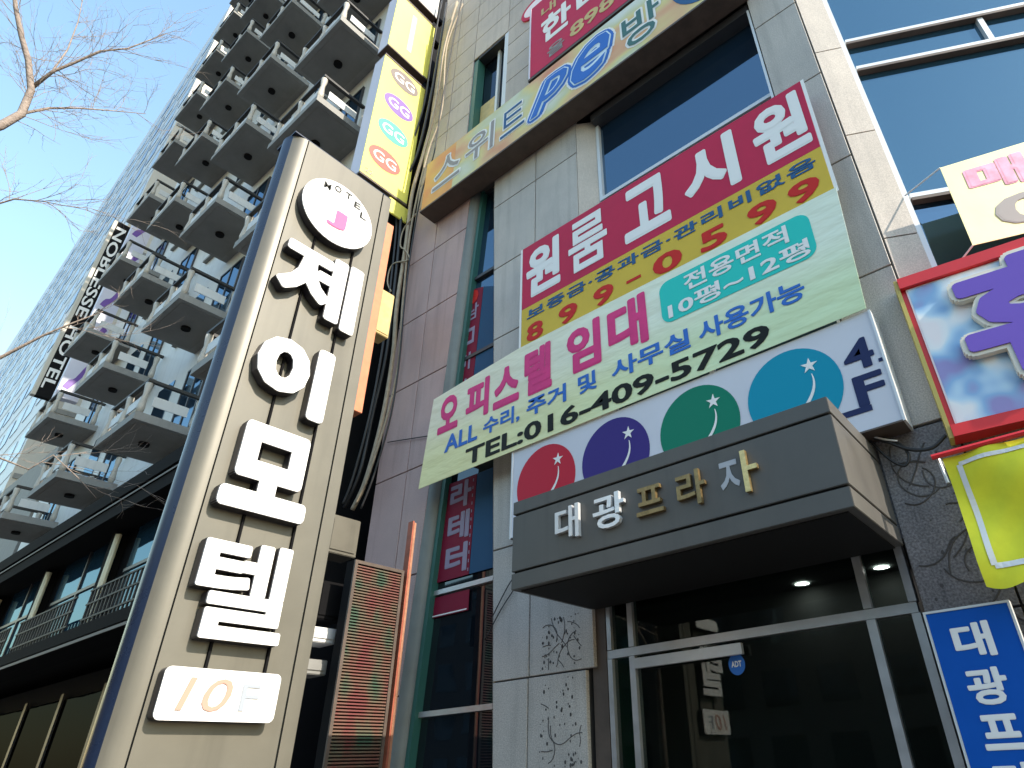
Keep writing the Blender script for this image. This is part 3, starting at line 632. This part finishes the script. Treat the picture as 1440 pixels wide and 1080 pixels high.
# pale yellow rental banner on the wing window
yf = Frame(WF.o + WF.n * .25, WF.u)
def ypx(*p): return yf.px(*p)
q0, q1, q2, q3 = ypx(1322, 236), ypx(1368, 345), ypx(1440, 328), ypx(1440, 200)
L_ = Vector(q0); Bd = Vector(q1) - L_; dirt = (Vector(q3) - L_).normalized(); dirb = (Vector(q2) - Vector(q1)).normalized()
yb = empty('window_banner', yf.at(q0[0], q1[1]), 'pale yellow window banner with faded pink letters, tied to the right-hand windows', 'banner')
ln = 2.6
def ymap(a, b): t = L_ + dirt * (a * ln); bb = Vector(q1) + dirb * (a * ln); r_ = bb.lerp(t, b); return (r_.x, r_.y)
slab('cloth', yf, [ymap(0, 0), ymap(1, 0), ymap(1, 1), ymap(0, 1)], -.006, 0, 'yellow_pale', yb)
text('lettering', '매매', yf, 0, 0, 0, 0, .003, 'pink_faded', yb, off=.05, map2=lambda a, b: ymap(.06 + a * .42, .55 + b * .36))
text('lettering', '010', yf, 0, 0, 0, 0, .003, 'grey_print', yb, off=.03, map2=lambda a, b: ymap(.10 + a * .6, .10 + b * .34))
tc = MB(); tc.tube([yf.at(*ymap(0, 1)), WF.at(.31, ypx(1285, 245)[1], 0)], .008, 5); tc.build('tie_cord', 'cable_white', yb); tc = MB(); tc.tube([yf.at(*ymap(0, 0)), WF.at(.34, ypx(1315, 372)[1], 0)], .008, 5); tc.build('tie_cord', 'cable_white', yb)
# blue building-name sign
bf = FRONT(4.70)
bs = empty('blue_sign', (-.65, 4.7, .6), 'royal blue vertical sign with white letters at the foot of the carved wall', 'sign')
slab('panel', bf, rect(-.875, -.41, .55, 2.38), -.08, 0, 'bluesign', bs)
eb = MB()
for a in (rect(-.89, -.876, .55, 2.395), rect(-.409, -.395, .55, 2.395), rect(-.876, -.409, 2.381, 2.395)):
    eb.add([bf.at(u, v, .006) for u, v in a] + [bf.at(u, v, -.08) for u, v in a], [(0, 1, 2, 3), (0, 4, 5, 1), (1, 5, 6, 2), (2, 6, 7, 3), (3, 7, 4, 0)])
eb.build('edge_trim', 'alu_white', bs)
for i, (s, a, b) in enumerate((('대', 2.10, 2.30), ('광', 1.84, 2.04), ('프', 1.61, 1.79), ('라', 1.35, 1.55), ('자', 1.09, 1.29))): text('lettering', s, bf, -.765, -.545, a, b, .002, 'white', bs, off=.035)

# ================================================================== MOTEL PYLON
py_ = empty('motel_pylon_sign', (-4.6, 2, 0), 'tall champagne metal pylon sign with white raised letters and round emblem', 'sign')
XP = -4.40; PT = 6.83
box('panel', XP - .34, XP, 1.60, 2.43, 0, PT, 'pylon', py_); box('side_strip', XP - .34, XP - .002, 2.445, 2.54, 0, PT, 'pylon', py_); box('core', XP - .30, XP - .02, 1.58, 2.5, 0, PT - .02, 'dark', py_)
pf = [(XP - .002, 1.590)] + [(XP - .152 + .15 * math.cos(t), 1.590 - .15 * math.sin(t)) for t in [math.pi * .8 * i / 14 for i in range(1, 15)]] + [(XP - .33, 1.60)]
for part_, m_, seg_ in (('rounded_edge', 'pylon', pf[:6]), ('rounded_edge', 'pylon_edge', pf[5:])):  # outer half takes the navy that stands for its shaded side
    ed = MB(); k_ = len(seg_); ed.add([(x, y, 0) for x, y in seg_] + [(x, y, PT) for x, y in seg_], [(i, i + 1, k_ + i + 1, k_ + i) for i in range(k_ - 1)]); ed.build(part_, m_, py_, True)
box('top_cap', XP - .33, XP - .004, 1.46, 2.538, PT + .001, PT + .015, 'pylon_edge', py_)
for y in (1.86, 2.23): 
    rl = MB(); rl.box(XP + .001, XP + .022, y, y + .016, 2.1, 5.95); rl.build('mounting_rail', 'blackmetal', py_)
pf_ = SIDE(XP)
def sc(y, z, k=.978): return (y * k, 1.6 + (z - 1.6) * k)
for s, y0, y1, z0, z1 in (('제', 1.64, 2.40, 4.98, 5.72), ('이', 1.67, 2.29, 4.05, 4.72), ('모', 1.665, 2.30, 3.22, 3.89), ('텔', 1.68, 2.30, 2.38, 3.03)):
    (a, c), (b, d) = sc(y0, z0), sc(y1, z1)
    bo = {'텔': .03, '제': .042}.get(s, .06)
    lt = text('letter', s, pf_, a, b, c, d, .012, 'letter_side', py_, off=bo, th=.075)
    text('letter_face', s, pf_, a + .003, b - .003, c + .003, d - .003, .088, 'letter_white', lt, off=bo - .004, th=.012)
(a, c), (b, d) = sc(1.66, 1.93), sc(2.37, 2.215)
pb = slab('number_plate', pf_, rrect(a, b, c, d, .035), .01, .08, 'letter_side', py_); slab('plate_face', pf_, rrect(a, b, c, d, .035), .081, .09, 'letter_white', pb)
text('plate_digits', '10', pf_, a + .10, a + .40, c + .05, d - .05, .093, 'orange_faint', pb, off=.0, shear=.2); text('plate_letter', 'F', pf_, a + .46, a + .57, c + .06, d - .07, .093, 'grey_faint', pb, off=.0)
cy_, cz_ = sc(2.03, 6.215); r_ = .355
em = slab('emblem', pf_, ellipse(cy_, cz_, r_, r_, 48), .01, .085, 'letter_side', py_); ef = slab('emblem_face', pf_, ellipse(cy_, cz_, r_, r_, 48), .086, .096, 'letter_white', em)
text('emblem_letter', 'J', pf_, cy_ - .10, cy_ + .09, cz_ - .19, cz_ + .03, .099, 'pink_print', em, off=.055)
for i, s in enumerate('MOTEL'):
    t = rad(125 - i * 23); u, v = cy_ + .28 * math.cos(t), cz_ + .28 * math.sin(t)
    text('emblem_text', s, pf_, u - .034, u + .034, v - .036, v + .036, .099, 'black_print', em, off=.01)

# ================================================================== THINGS BETWEEN PYLON AND PLAZA
led = empty('led_display', (-6.2, 4.2, 0), 'upright LED display board with faint red and green rows beside the motel pylon', 'display')
box('housing', -6.34, -6.205, 3.90, 4.55, .6, 3.66, 'blackmetal', led); 
fb = MB(); fb.box(-6.204, -6.18, 3.90, 3.935, .6, 3.66).box(-6.204, -6.18, 4.515, 4.55, .6, 3.66).box(-6.204, -6.18, 3.936, 4.514, 3.625, 3.66); fb.build('bezel', 'brown', led)
sl = MB(); z = .65
while z < 3.61: sl.add([(-6.203, 3.937, z), (-6.203, 4.513, z), (-6.186, 4.513, z + .004), (-6.186, 3.937, z + .004), (-6.203, 3.937, z + .020), (-6.203, 4.513, z + .020), (-6.188, 4.513, z + .017), (-6.188, 3.937, z + .017)], BF); z += .030
tag(sl.build('light_row', 'led', led), kind='stuff')
pp = MB(); pp.box(-6.32, -6.22, 4.0, 4.08, 0, .6).box(-6.32, -6.22, 4.38, 4.46, 0, .6); pp.build('leg', 'blackmetal', led)
rp = empty('rusty_post', (-6.18, 4.6, 0), 'thin orange-red painted steel post beside the LED display', 'post')
box('post_side', -6.26, -6.17, 4.585, 4.607, 0, 4.27, 'rust', rp); box('post_face', -6.26, -6.169, 4.608, 4.636, 0, 4.25, 'rust_lit', rp)  # face strip carries the sunlit copy of the paint
# yellow projecting light boxes
XS = -7.95; sf_ = SIDE(XS)
def lightbox(z0, z1, face, side, label, y0=3.86, y1=4.92):
    e = empty('projecting_sign', (XS - .2, 4.4, z0), label, 'sign', 'projecting light boxes on the plaza corner')
    slab('face', sf_, rect(y0, y1, z0, z1), -.02, 0, face, e)
    slab('housing', sf_, rect(y0, y1, z0, z1), -.36, -.021, side, e)
    slab('edge_trim', sf_, rect(y0, y1, z1 + .001, z1 + .05), -.37, .01, 'brown', e); slab('edge_trim', sf_, rect(y0, y1, z0 - .05, z0 - .001), -.37, .01, 'brown', e)
    for zz in (z0 + .25, z1 - .3):
        box('bracket', XS - .25, XS - .12, y1 + .001, 5.2, zz, zz + .12, 'blackmetal', e)
    return e
g1 = lightbox(11.2, 14.85, 'yellow', 'lav_side', 'yellow projecting light box with four coloured ovals above the pylon top')
for (px_, py2), m_ in zip(((569, 116), (561, 151), (553, 187), (541, 225)), ('g_grey', 'g_purple', 'g_green', 'g_red')):
    u, v = sf_.px(px_, py2); ov = decal('oval', sf_, [ellipse(u, v, .36, .27, 36)], .002, m_, g1)
    text('lettering', 'GG', sf_, u - .26, u + .26, v - .13, v + .13, .006, 'white', ov, off=.012)
text('lettering', '22', sf_, 3.95, 4.12, 11.28, 11.40, .003, 'grey_print', g1, off=.02)
g2 = lightbox(15.25, 17.3, 'yellow', 'lav_side', 'yellow projecting light box without ovals, above the one with ovals')
decal('faded_print', sf_, [rect(4.30, 4.42, 15.6, 17.0)], .002, 'yellow_pale', g2)
g3 = lightbox(17.75, 20.4, 'white_dirty', 'lav_side', 'white projecting light box at the very top, cut by the picture edge')
yb2 = box('bracket_plate', -8.0, -7.96, 4.55, 4.98, 10.75, 11.12, 'yellow'); tag(yb2, 'small yellow plate under the light box with ovals', 'plate')
bevel_obj(yb2, .01)
# orange strip and boxes behind the pylon
a, b = PX(549, 315, -6.9), PX(518, 585, -6.9)
os_ = box('orange_strip_sign', -7.1, -6.9, a.y - .06, a.y + .07, b.z, a.z, 'orange', None, .006); tag(os_, 'narrow orange upright strip sign right behind the pylon', 'sign')
c = PX(541, 440, -7.2); tb = empty('meter_box', (-7.3, c.y, c.z), 'tan metal box between the cables and the orange strip', 'box')
box('case', -7.45, -7.2, c.y - .12, c.y + .13, c.z - .42, c.z + .42, 'tan', tb, .01); box('lid', -7.199, -7.19, c.y - .10, c.y + .11, c.z - .38, c.z + .38, 'tan', tb)
def pbox(name, x0, y0, x1, y1, X, mt, label, cat, depth=.3):
    p, q = PX(x0, y0, X), PX(x1, y1, X); e = empty(name, (X - depth / 2, (p.y + q.y) / 2, q.z), label, cat)
    box('case', X - depth, X, p.y, q.y, q.z, p.z, mt, e, .008); box('door', X + .001, X + .012, p.y + .03, q.y - .03, q.z + .04, p.z - .04, mt, e, .003); return e
pbox('utility_box', 468, 722, 500, 785, -6.6, 'pylon', 'pale metal utility box above the LED display, partly behind the pylon', 'box')
pbox('utility_box', 440, 880, 472, 906, -6.5, 'white_dirty', 'white utility box between pylon and LED display', 'box')
pbox('utility_box', 425, 925, 458, 950, -6.5, 'slab', 'grey utility box below the white one beside the LED display', 'box')
pbox('ventilation_unit', 452, 815, 482, 875, -6.6, 'blackmetal', 'black louvred unit between pylon and LED display', 'unit')
# cables
def cable(label, pts, r, mt, y=4.93, jit=.0):
    rnd = random.Random(len(label) * 7 + int(pts[0][0])); P3 = [PY(a, b, y + rnd.uniform(-jit, jit)) for a, b in pts]; out = []
    for i in range(len(P3) - 1):
        p0, p1, p2, p3 = P3[max(i - 1, 0)], P3[i], P3[i + 1], P3[min(i + 2, len(P3) - 1)]
        for k in range(6):
            t = k / 6; out.append(.5 * ((2 * p1) + (p2 - p0) * t + (2 * p0 - 5 * p1 + 4 * p2 - p3) * t * t + (3 * p1 - p0 - 3 * p2 + p3) * t ** 3))
    out.append(P3[-1]); b = MB(); b.tube(out, r, 6); o = b.build('cable', mt, None, True); return tag(o, label, 'cable', 'cables')
main = [(640, 0), (625, 70), (612, 150), (595, 212), (580, 270), (568, 340), (560, 425), (552, 500), (535, 580), (512, 670), (497, 714)]
for i, (dx, r, mt, lab) in enumerate(((0, .035, 'cable_tan', 'thick tan cable running down the left corner of the plaza'), (-9, .028, 'cable_dark', 'black cable left of the thick tan cable on the plaza corner'), (7, .018, 'cable_tan', 'thin tan cable right of the thick one on the plaza corner'), (-16, .022, 'cable_dark', 'outermost black cable hanging beside the orange strip'), (12, .014, 'cable_dark', 'thin black cable nearest the pink granite'))):
    rnd = random.Random(i); cable(lab, [(x + dx + rnd.uniform(-4, 4), y + rnd.uniform(-6, 6)) for x, y in main], r, mt, 4.9 - .02 * i, .02)
cable('grey looped cable tied to the bundle beside the tan box', [(586, 300), (568, 322), (563, 345), (570, 352), (575, 365), (552, 372), (545, 395), (550, 410)], .014, 'cable_tan', 4.85)
cable('thin wire across the wall from sign to glass strip', [(690, 872), (720, 815), (752, 780)], .006, 'cable_dark', 4.97)
cable('second thin wire left of the entrance', [(682, 900), (704, 858), (722, 830)], .006, 'cable_dark', 4.975)
cable('thin wire across the pink granite pier', [(545, 622), (570, 618), (602, 613)], .008, 'cable_dark', 4.97)
cable('black cable drooping from the disc sign to the red framed sign', [(1215, 612), (1250, 622), (1280, 632), (1310, 630), (1330, 612)], .014, 'cable_dark', 4.9)
cable('black cable looping under the disc sign', [(1222, 618), (1250, 645), (1272, 655), (1278, 640), (1262, 622), (1240, 616)], .011, 'cable_dark', 4.92)
cable('thin pale wire beside the canopy corner', [(1228, 614), (1245, 618), (1262, 620)], .007, 'cable_white', 4.88)

# ================================================================== HOTEL WITH BALCONIES
hotel = empty('balcony_hotel_building', (-17, 4.4, 0), 'white hotel block with rows of small grey balconies over a black base', 'building')
HX0, HX1, YH = -24.9, -8.95, 4.42
box('wall', HX0, HX1, YH, 16, 6.4, 40, 'hotel', hotel)
FZ0, FP = 7.74, 2.965
cols = (-22.5, -18.55, -14.38, -10.1)
# one balcony, then copies: balcony > soffit, drain, posts, rails, panels, door
def make_balcony():
    def at(o): return o
    b = box('balcony', -.97, .97, 3.22 - YH, 0, 0, .17, 'slab'); b.parent = hotel
    parts = [box('soffit', -.86, .86, 3.33 - YH, -.16, -.012, -.001, 'soffit')]
    dr = MB(); c0 = (0, 3.80 - YH); pr = [(c0[0] + .10 * math.cos(t), c0[1] + .10 * math.sin(t)) for t in [i * math.pi / 8 for i in range(16)]]
    dr.add([(x, y, -.013) for x, y in pr] + [(x, y, -.07) for x, y in pr], [tuple(range(16, 32))] + [(i, (i + 1) % 16, 16 + (i + 1) % 16, 16 + i) for i in range(16)]); parts.append(dr.build('drain', 'dark'))
    for x, y in ((-.88, 3.30), (.88, 3.30), (.88, 4.28), (-.88, 4.28), (0, 3.30)):
        p = MB(); p.tube([(x, y - YH, .171), (x, y - YH, .30), (x, y - YH, .60), (x, y - YH, .80), (x, y - YH, .86)], [.055, .075, .045, .07, .06], 8); parts.append(p.build('post', 'post', None, True))
    rl = MB(); rl.box(-.95, .95, 3.25 - YH, 3.33 - YH, .87, .93).box(-.95, -.87, 3.331 - YH, -.02, .87, .93).box(.87, .95, 3.331 - YH, -.02, .87, .93); parts.append(rl.build('rail', 'rail'))
    pn = MB(); pn.box(-.80, -.08, 3.29 - YH, 3.31 - YH, .40, .62).box(.08, .80, 3.29 - YH, 3.31 - YH, .40, .62).box(.87, .89, 3.46 - YH, 4.12 - YH, .40, .62).box(-.89, -.87, 3.46 - YH, 4.12 - YH, .40, .62); parts.append(pn.build('panel', 'hotel'))
    d = box('balcony_door', -.80, .30, -.03, -.003, .36, 2.35, 'glass_blue'); parts.append(d)
    fm = MB(); fm.box(-.85, -.801, -.05, -.002, .35, 2.4).box(.301, .35, -.05, -.002, .35, 2.4).box(-.80, .30, -.05, -.002, 2.351, 2.4).box(-.27, -.22, -.05, -.031, .36, 2.35); parts.append(fm.build('door_frame', 'frame_dark'))
    for p in parts: p.parent = b
    return b, parts
bal, bparts = make_balcony(); first = True
for ci, cxx in enumerate(cols):
    for k in range(10):
        loc = Vector((cxx, YH, FZ0 + k * FP)) - hotel.location
        if first: bal.location = loc; first = False; continue
        nb = bal.copy(); COL.objects.link(nb); nb.location = loc
        for p in bparts: c = p.copy(); COL.objects.link(c); c.parent = nb
# narrow windows between balcony columns
wproto = box('window', -.45, .45, -.02, -.004, 0, 1.5, 'glass_blue'); wproto.parent = hotel; wfr = box('sill', -.5, .5, -.10, -.003, -.08, -.002, 'slab'); wfr.parent = wproto
first = True
for cxx in (-20.6, -16.5, -12.3):
    for k in range(10):
        loc = Vector((cxx, YH, FZ0 + k * FP + 1.0)) - hotel.location
        if first: wproto.location = loc; first = False; continue
        nb = wproto.copy(); COL.objects.link(nb); nb.location = loc; c = wfr.copy(); COL.objects.link(c); c.parent = nb
# horizontal pipe guards below each balcony row edge
# black base
HB = -46
bs_ = box('cornice', HB, HX1 + .1, 3.48, YH - .003, 6.22, 6.50, 'blackmetal', hotel); box('cornice_line', HB, HX1 + .1, 3.47, 3.479, 6.10, 6.135, 'trim_grey', hotel); box('cornice_lower', HB, HX1 + .1, 3.50, YH + .4, 5.85, 6.098, 'blackmetal', hotel)
box('upper_floor_wall', HB, HX1, 4.08, 10, 3.9, 5.85, 'dark', hotel)
lw = box('lower_ledge', HB, HX1 + .1, 3.42, 4.07, 3.66, 3.88, 'blackmetal', hotel, .015); box('ledge_trim', HB, HX1 + .1, 3.415, 3.43, 3.60, 3.645, 'trim_grey', hotel)
box('ground_floor_wall', HB, HX1, 4.75, 10, 0, 3.6, 'dark', hotel)
xs = [-11.0, -14.15, -17.9, -21.4, -25.2, -29, -33, -37]
for i, (x1, x0) in enumerate(zip(xs[:-1], xs[1:])):
    w = box('window', x0 + .45, x1 - .35, 4.02, 4.07, 4.05, 5.84, 'glass_wing', hotel)
    box('mullion', x0 + .45, x1 - .35, 3.99, 4.019, 4.98, 5.04, 'frame_dark', w); box('mullion', (x0 + x1) / 2, (x0 + x1) / 2 + .06, 3.991, 4.0185, 4.05, 5.84, 'frame_dark', w)
    t_ = MB(); t_.tube([(x1, 3.86, 3.9), (x1, 3.86, 5.75)], .055, 8); t_.build('tube_column', 'cream_tube', hotel)
    box('pier', x1 - .30, x1 - .12, 3.84, 4.07, 3.9, 5.85, 'blackmetal', hotel)
    gr = MB(); x = x0 + .35
    while x < x1 - .4: gr.box(x, x + .03, 3.66, 3.69, 3.89, 4.62); x += .17
    for zz in (4.1, 4.36, 4.60): gr.box(x0 + .3, x1 - .35, 3.655, 3.685, zz, zz + .03)
    gr.build('railing', 'rail', hotel)
for i in range(12):
    x = -10.5 - i * 2.2; w = box('shop_window', x - 1.9, x, 4.70, 4.745, .3, 3.2, 'glass_black', hotel); box('mullion', x - .02, x + .12, 4.66, 4.699, .3, 3.3, 'frame_dark', w)
box('alley_shade_sheet', HX1 + .001, HX1 + .03, YH, 16, 0, 40, 'dark', hotel)  # added near-black sheet, stands for the shade on the alley side
# alley behind the cables, its shade put in as a near-black wall
tag(box('alley_wall', -8.949, -7.73, 9.0, 9.3, 0, 24, 'dark'), 'added near-black wall standing for the shade in the narrow gap behind the cables', 'wall')

# ================================================================== NOBLESSE TOWER
tower = empty('glass_tower_building', (-45, 5, 0), 'tall pale blue high-rise with many small windows at the far left', 'building')
TY = rad(2.9); TF = Frame((-31.2, 4.45, 0), (math.cos(TY), -math.sin(TY), 0))
TH = 46.5
slab('wall', TF, rect(-80, 0, 0, TH), -12, 0, 'tower', tower); slab('side_wall', TF, rect(.001, .12, 0, TH + 1.2), -12, .06, 'tower_cream', tower)
for k in range(3, 16): slab('floor_line', TF, rect(.121, .16, k * 3., k * 3. + .20), -11, .0, 'slab', tower)
tp = None
for r in range(14):
    for c in range(21):
        u = -1.9 - c * 2.3 - (.5 if r % 3 == 1 else 0); v = 5.2 + r * 2.95
        if tp is None:
            tp = slab('window', Frame((0, 0, 0), TF.u), rect(-.75, .75, -.55, .75), .004, .03, 'tower_glass_dark'); tp2 = slab('window', Frame((0, 0, 0), TF.u), rect(-.75, .75, -.55, .75), .004, .03, 'tower_glass')
            o = tp; tp.parent = tower; tp2.parent = tower; tp2.location = TF.at(-1.9, 2.3) - tower.location
        else:
            o = (tp if (r * 7 + c * 5 + r * c) % 5 == 0 else tp2).copy(); COL.objects.link(o)
        o.location = TF.at(u, v) - tower.location
for r in range(14): slab('spandrel', TF, rect(-80, -.05, 3.6 + r * 2.95, 4.25 + r * 2.95), .001, .02, 'tower', tower)
nb_ = empty('vertical_hotel_sign', (-30.6, 4.0, 13), 'black vertical sign with white NOBLESSE HOTEL letters on the far tower corner', 'sign')
nf = SIDE(-30.6)
(u0, v0), (u1, v1) = nf.px(40, 545), nf.px(192, 332)
ua, ub = 3.93, 4.46
slab('panel', nf, rect(ua, ub, v0 - .2, v1 + .3), -.25, 0, 'dark', nb_); slab('edge_trim', nf, rect(ua - .14, ua - .001, v0 - .2, v1 + .3), -.25, .01, 'tower_cream', nb_)
for s_, a_, b_ in (('NOBLESSE', .42, 1), ('HOTEL', .02, .36)): text('lettering', s_, nf, ua + .04, ub - .10, v0 + (v1 - v0) * a_, v0 + (v1 - v0) * b_, .005, 'white', nb_, off=.02, rot='cw')
ps = empty('purple_white_sign', (-25.3, 4.2, 12), 'white vertical sign with purple swooshes behind the far left balconies', 'sign')
pf2 = SIDE(-25.3); (a0, b0), (a1, b1) = pf2.px(96, 562), pf2.px(212, 300)
slab('panel', pf2, rect(3.72, 4.38, b0, b1), -.3, 0, 'lav_side', ps)
for k in range(5):
    zc = b0 + (b1 - b0) * (k + .5) / 5; decal('swoosh', pf2, [[(3.80 + .4 * t / 8, zc - .5 + .9 * t / 8 + .1 * math.sin(t)) for t in range(9)] + [(3.98 + .36 * t / 8, zc - .55 + .9 * t / 8) for t in range(8, -1, -1)]], .003, 'g_purple', ps)
box('podium', -46, -25.3, 4.41, 12, 6.51, 11.5, 'slab', tower)
# opposite side of the street (seen only mirrored in the glass)
for i, (x0, x1, h, lab) in enumerate(((-60, -26, 15, 'brown block across the street mirrored in the far glass'), (-25, -2, 11, 'brown block across the street mirrored in the entrance glass'), (-1, 22, 13, 'brown block across the street mirrored at the right'))):
    e = empty('opposite_building', ((x0 + x1) / 2, -24, 0), lab, 'building', 'buildings across the street')
    box('wall', x0, x1, -36, -24, 0, h, 'opp', e)
    for k in range(int(h // 3)):
        wb = MB(); x = x0 + 1
        for j in range(int((x1 - x0) // 3)): wb.box(x0 + 1 + j * 3, x0 + 2.8 + j * 3, -24, -23.97, 1 + k * 3, 2.7 + k * 3)
        tag(wb.build('window_row', 'glass_dark', e), kind='stuff')

# ================================================================== BARE STREET TREE
tree = empty('bare_street_tree', (-7.2, -1.4, 0), 'leafless street tree whose branches reach in from the upper left', 'tree')
def limb(b, pts, r0, r1): n = len(pts); b.tube(pts, [r0 + (r1 - r0) * i / (n - 1) for i in range(n)], 7)
rt = random.Random(11)
XT = -7.0
def tp3(pts, dx=0): return [PX(x, y, XT + dx * i / len(pts)) for i, (x, y) in enumerate(pts)]
tr = MB(); limb(tr, [(-7.2, -1.4, 0), (-7.18, -1.38, 2), (-7.1, -1.3, 3.8), (-7.05, -1.2, 5.2), (-7.0, -1.15, 6.4), (-7, -1.2, 8)], .15, .06); tr.build('trunk', 'bark', tree, True)
j1 = Vector((-7.05, -1.2, 5.4)); j2 = Vector((-7.15, -1.32, 3.2))
A = [j1, j1.lerp(PX(0, 178, XT), .6)] + tp3([(0, 177), (30, 160), (44, 126), (40, 85), (30, 50), (22, 10), (18, -40)])
Bl = tp3([(46, 122), (75, 100), (105, 88), (140, 72), (180, 68), (232, 48)], .8)
Cl = tp3([(30, 160), (70, 152), (110, 152), (150, 155), (205, 160)], -.9)
Dl = tp3([(44, 126), (70, 105), (95, 70), (110, 30), (120, -20)], -1.2)
El = [j2, j2.lerp(PX(-20, 515, XT), .7)] + tp3([(-10, 508), (25, 490), (60, 472), (100, 455), (145, 438)], .6)
F2 = [j1] + tp3([(-15, 290), (20, 280), (60, 283), (95, 290)], .5)
G2 = [j2.lerp(j1, .3)] + tp3([(-10, 640), (40, 660), (75, 640), (110, 672), (135, 700)], .4)
limbs = [(A, .05, .018), (Bl, .02, .005), (Cl, .016, .004), (Dl, .014, .004), (El, .024, .004), (F2, .012, .003), (G2, .010, .003)]
tw = MB()
def twig(p, d, ln, r, lev):
    pts = [p]; q = p.copy(); dd = d.copy(); n = 5
    for i in range(n):
        dd = (dd + Vector((rt.uniform(-1, 1), rt.uniform(-1, 1), rt.uniform(-.7, 1))) * .22).normalized(); q = q + dd * ln / n; pts.append(q.copy())
        if lev > 0 and rt.random() < .75:
            sd_ = (dd + Vector((rt.uniform(-1, 1), rt.uniform(-1, 1), rt.uniform(-.8, 1))) * .9).normalized(); twig(q, sd_, ln * rt.uniform(.4, .7), r * .6, lev - 1)
    tw.tube(pts, [r * (1 - .75 * i / n) for i in range(n + 1)], 4)
for pts, r0, r1 in limbs:
    b = MB(); limb(b, [Vector(p) for p in pts], r0, r1); b.build('branch', 'bark', tree, True)
    pts = [Vector(p) for p in pts]
    for i in range(1, len(pts)):
        for _ in range(3 if pts[0].z > 5 else 1):
            p = pts[i - 1].lerp(pts[i], rt.random()); d = (pts[i] - pts[i - 1]).normalized()
            sd_ = (d * .8 + Vector((rt.uniform(-1, 1), rt.uniform(-1, 1), rt.uniform(-.6, 1))) * .9).normalized()
            twig(p, sd_, rt.uniform(.3, .75), .004, 2)
tag(tw.build('twig', 'bark', tree), kind='stuff')
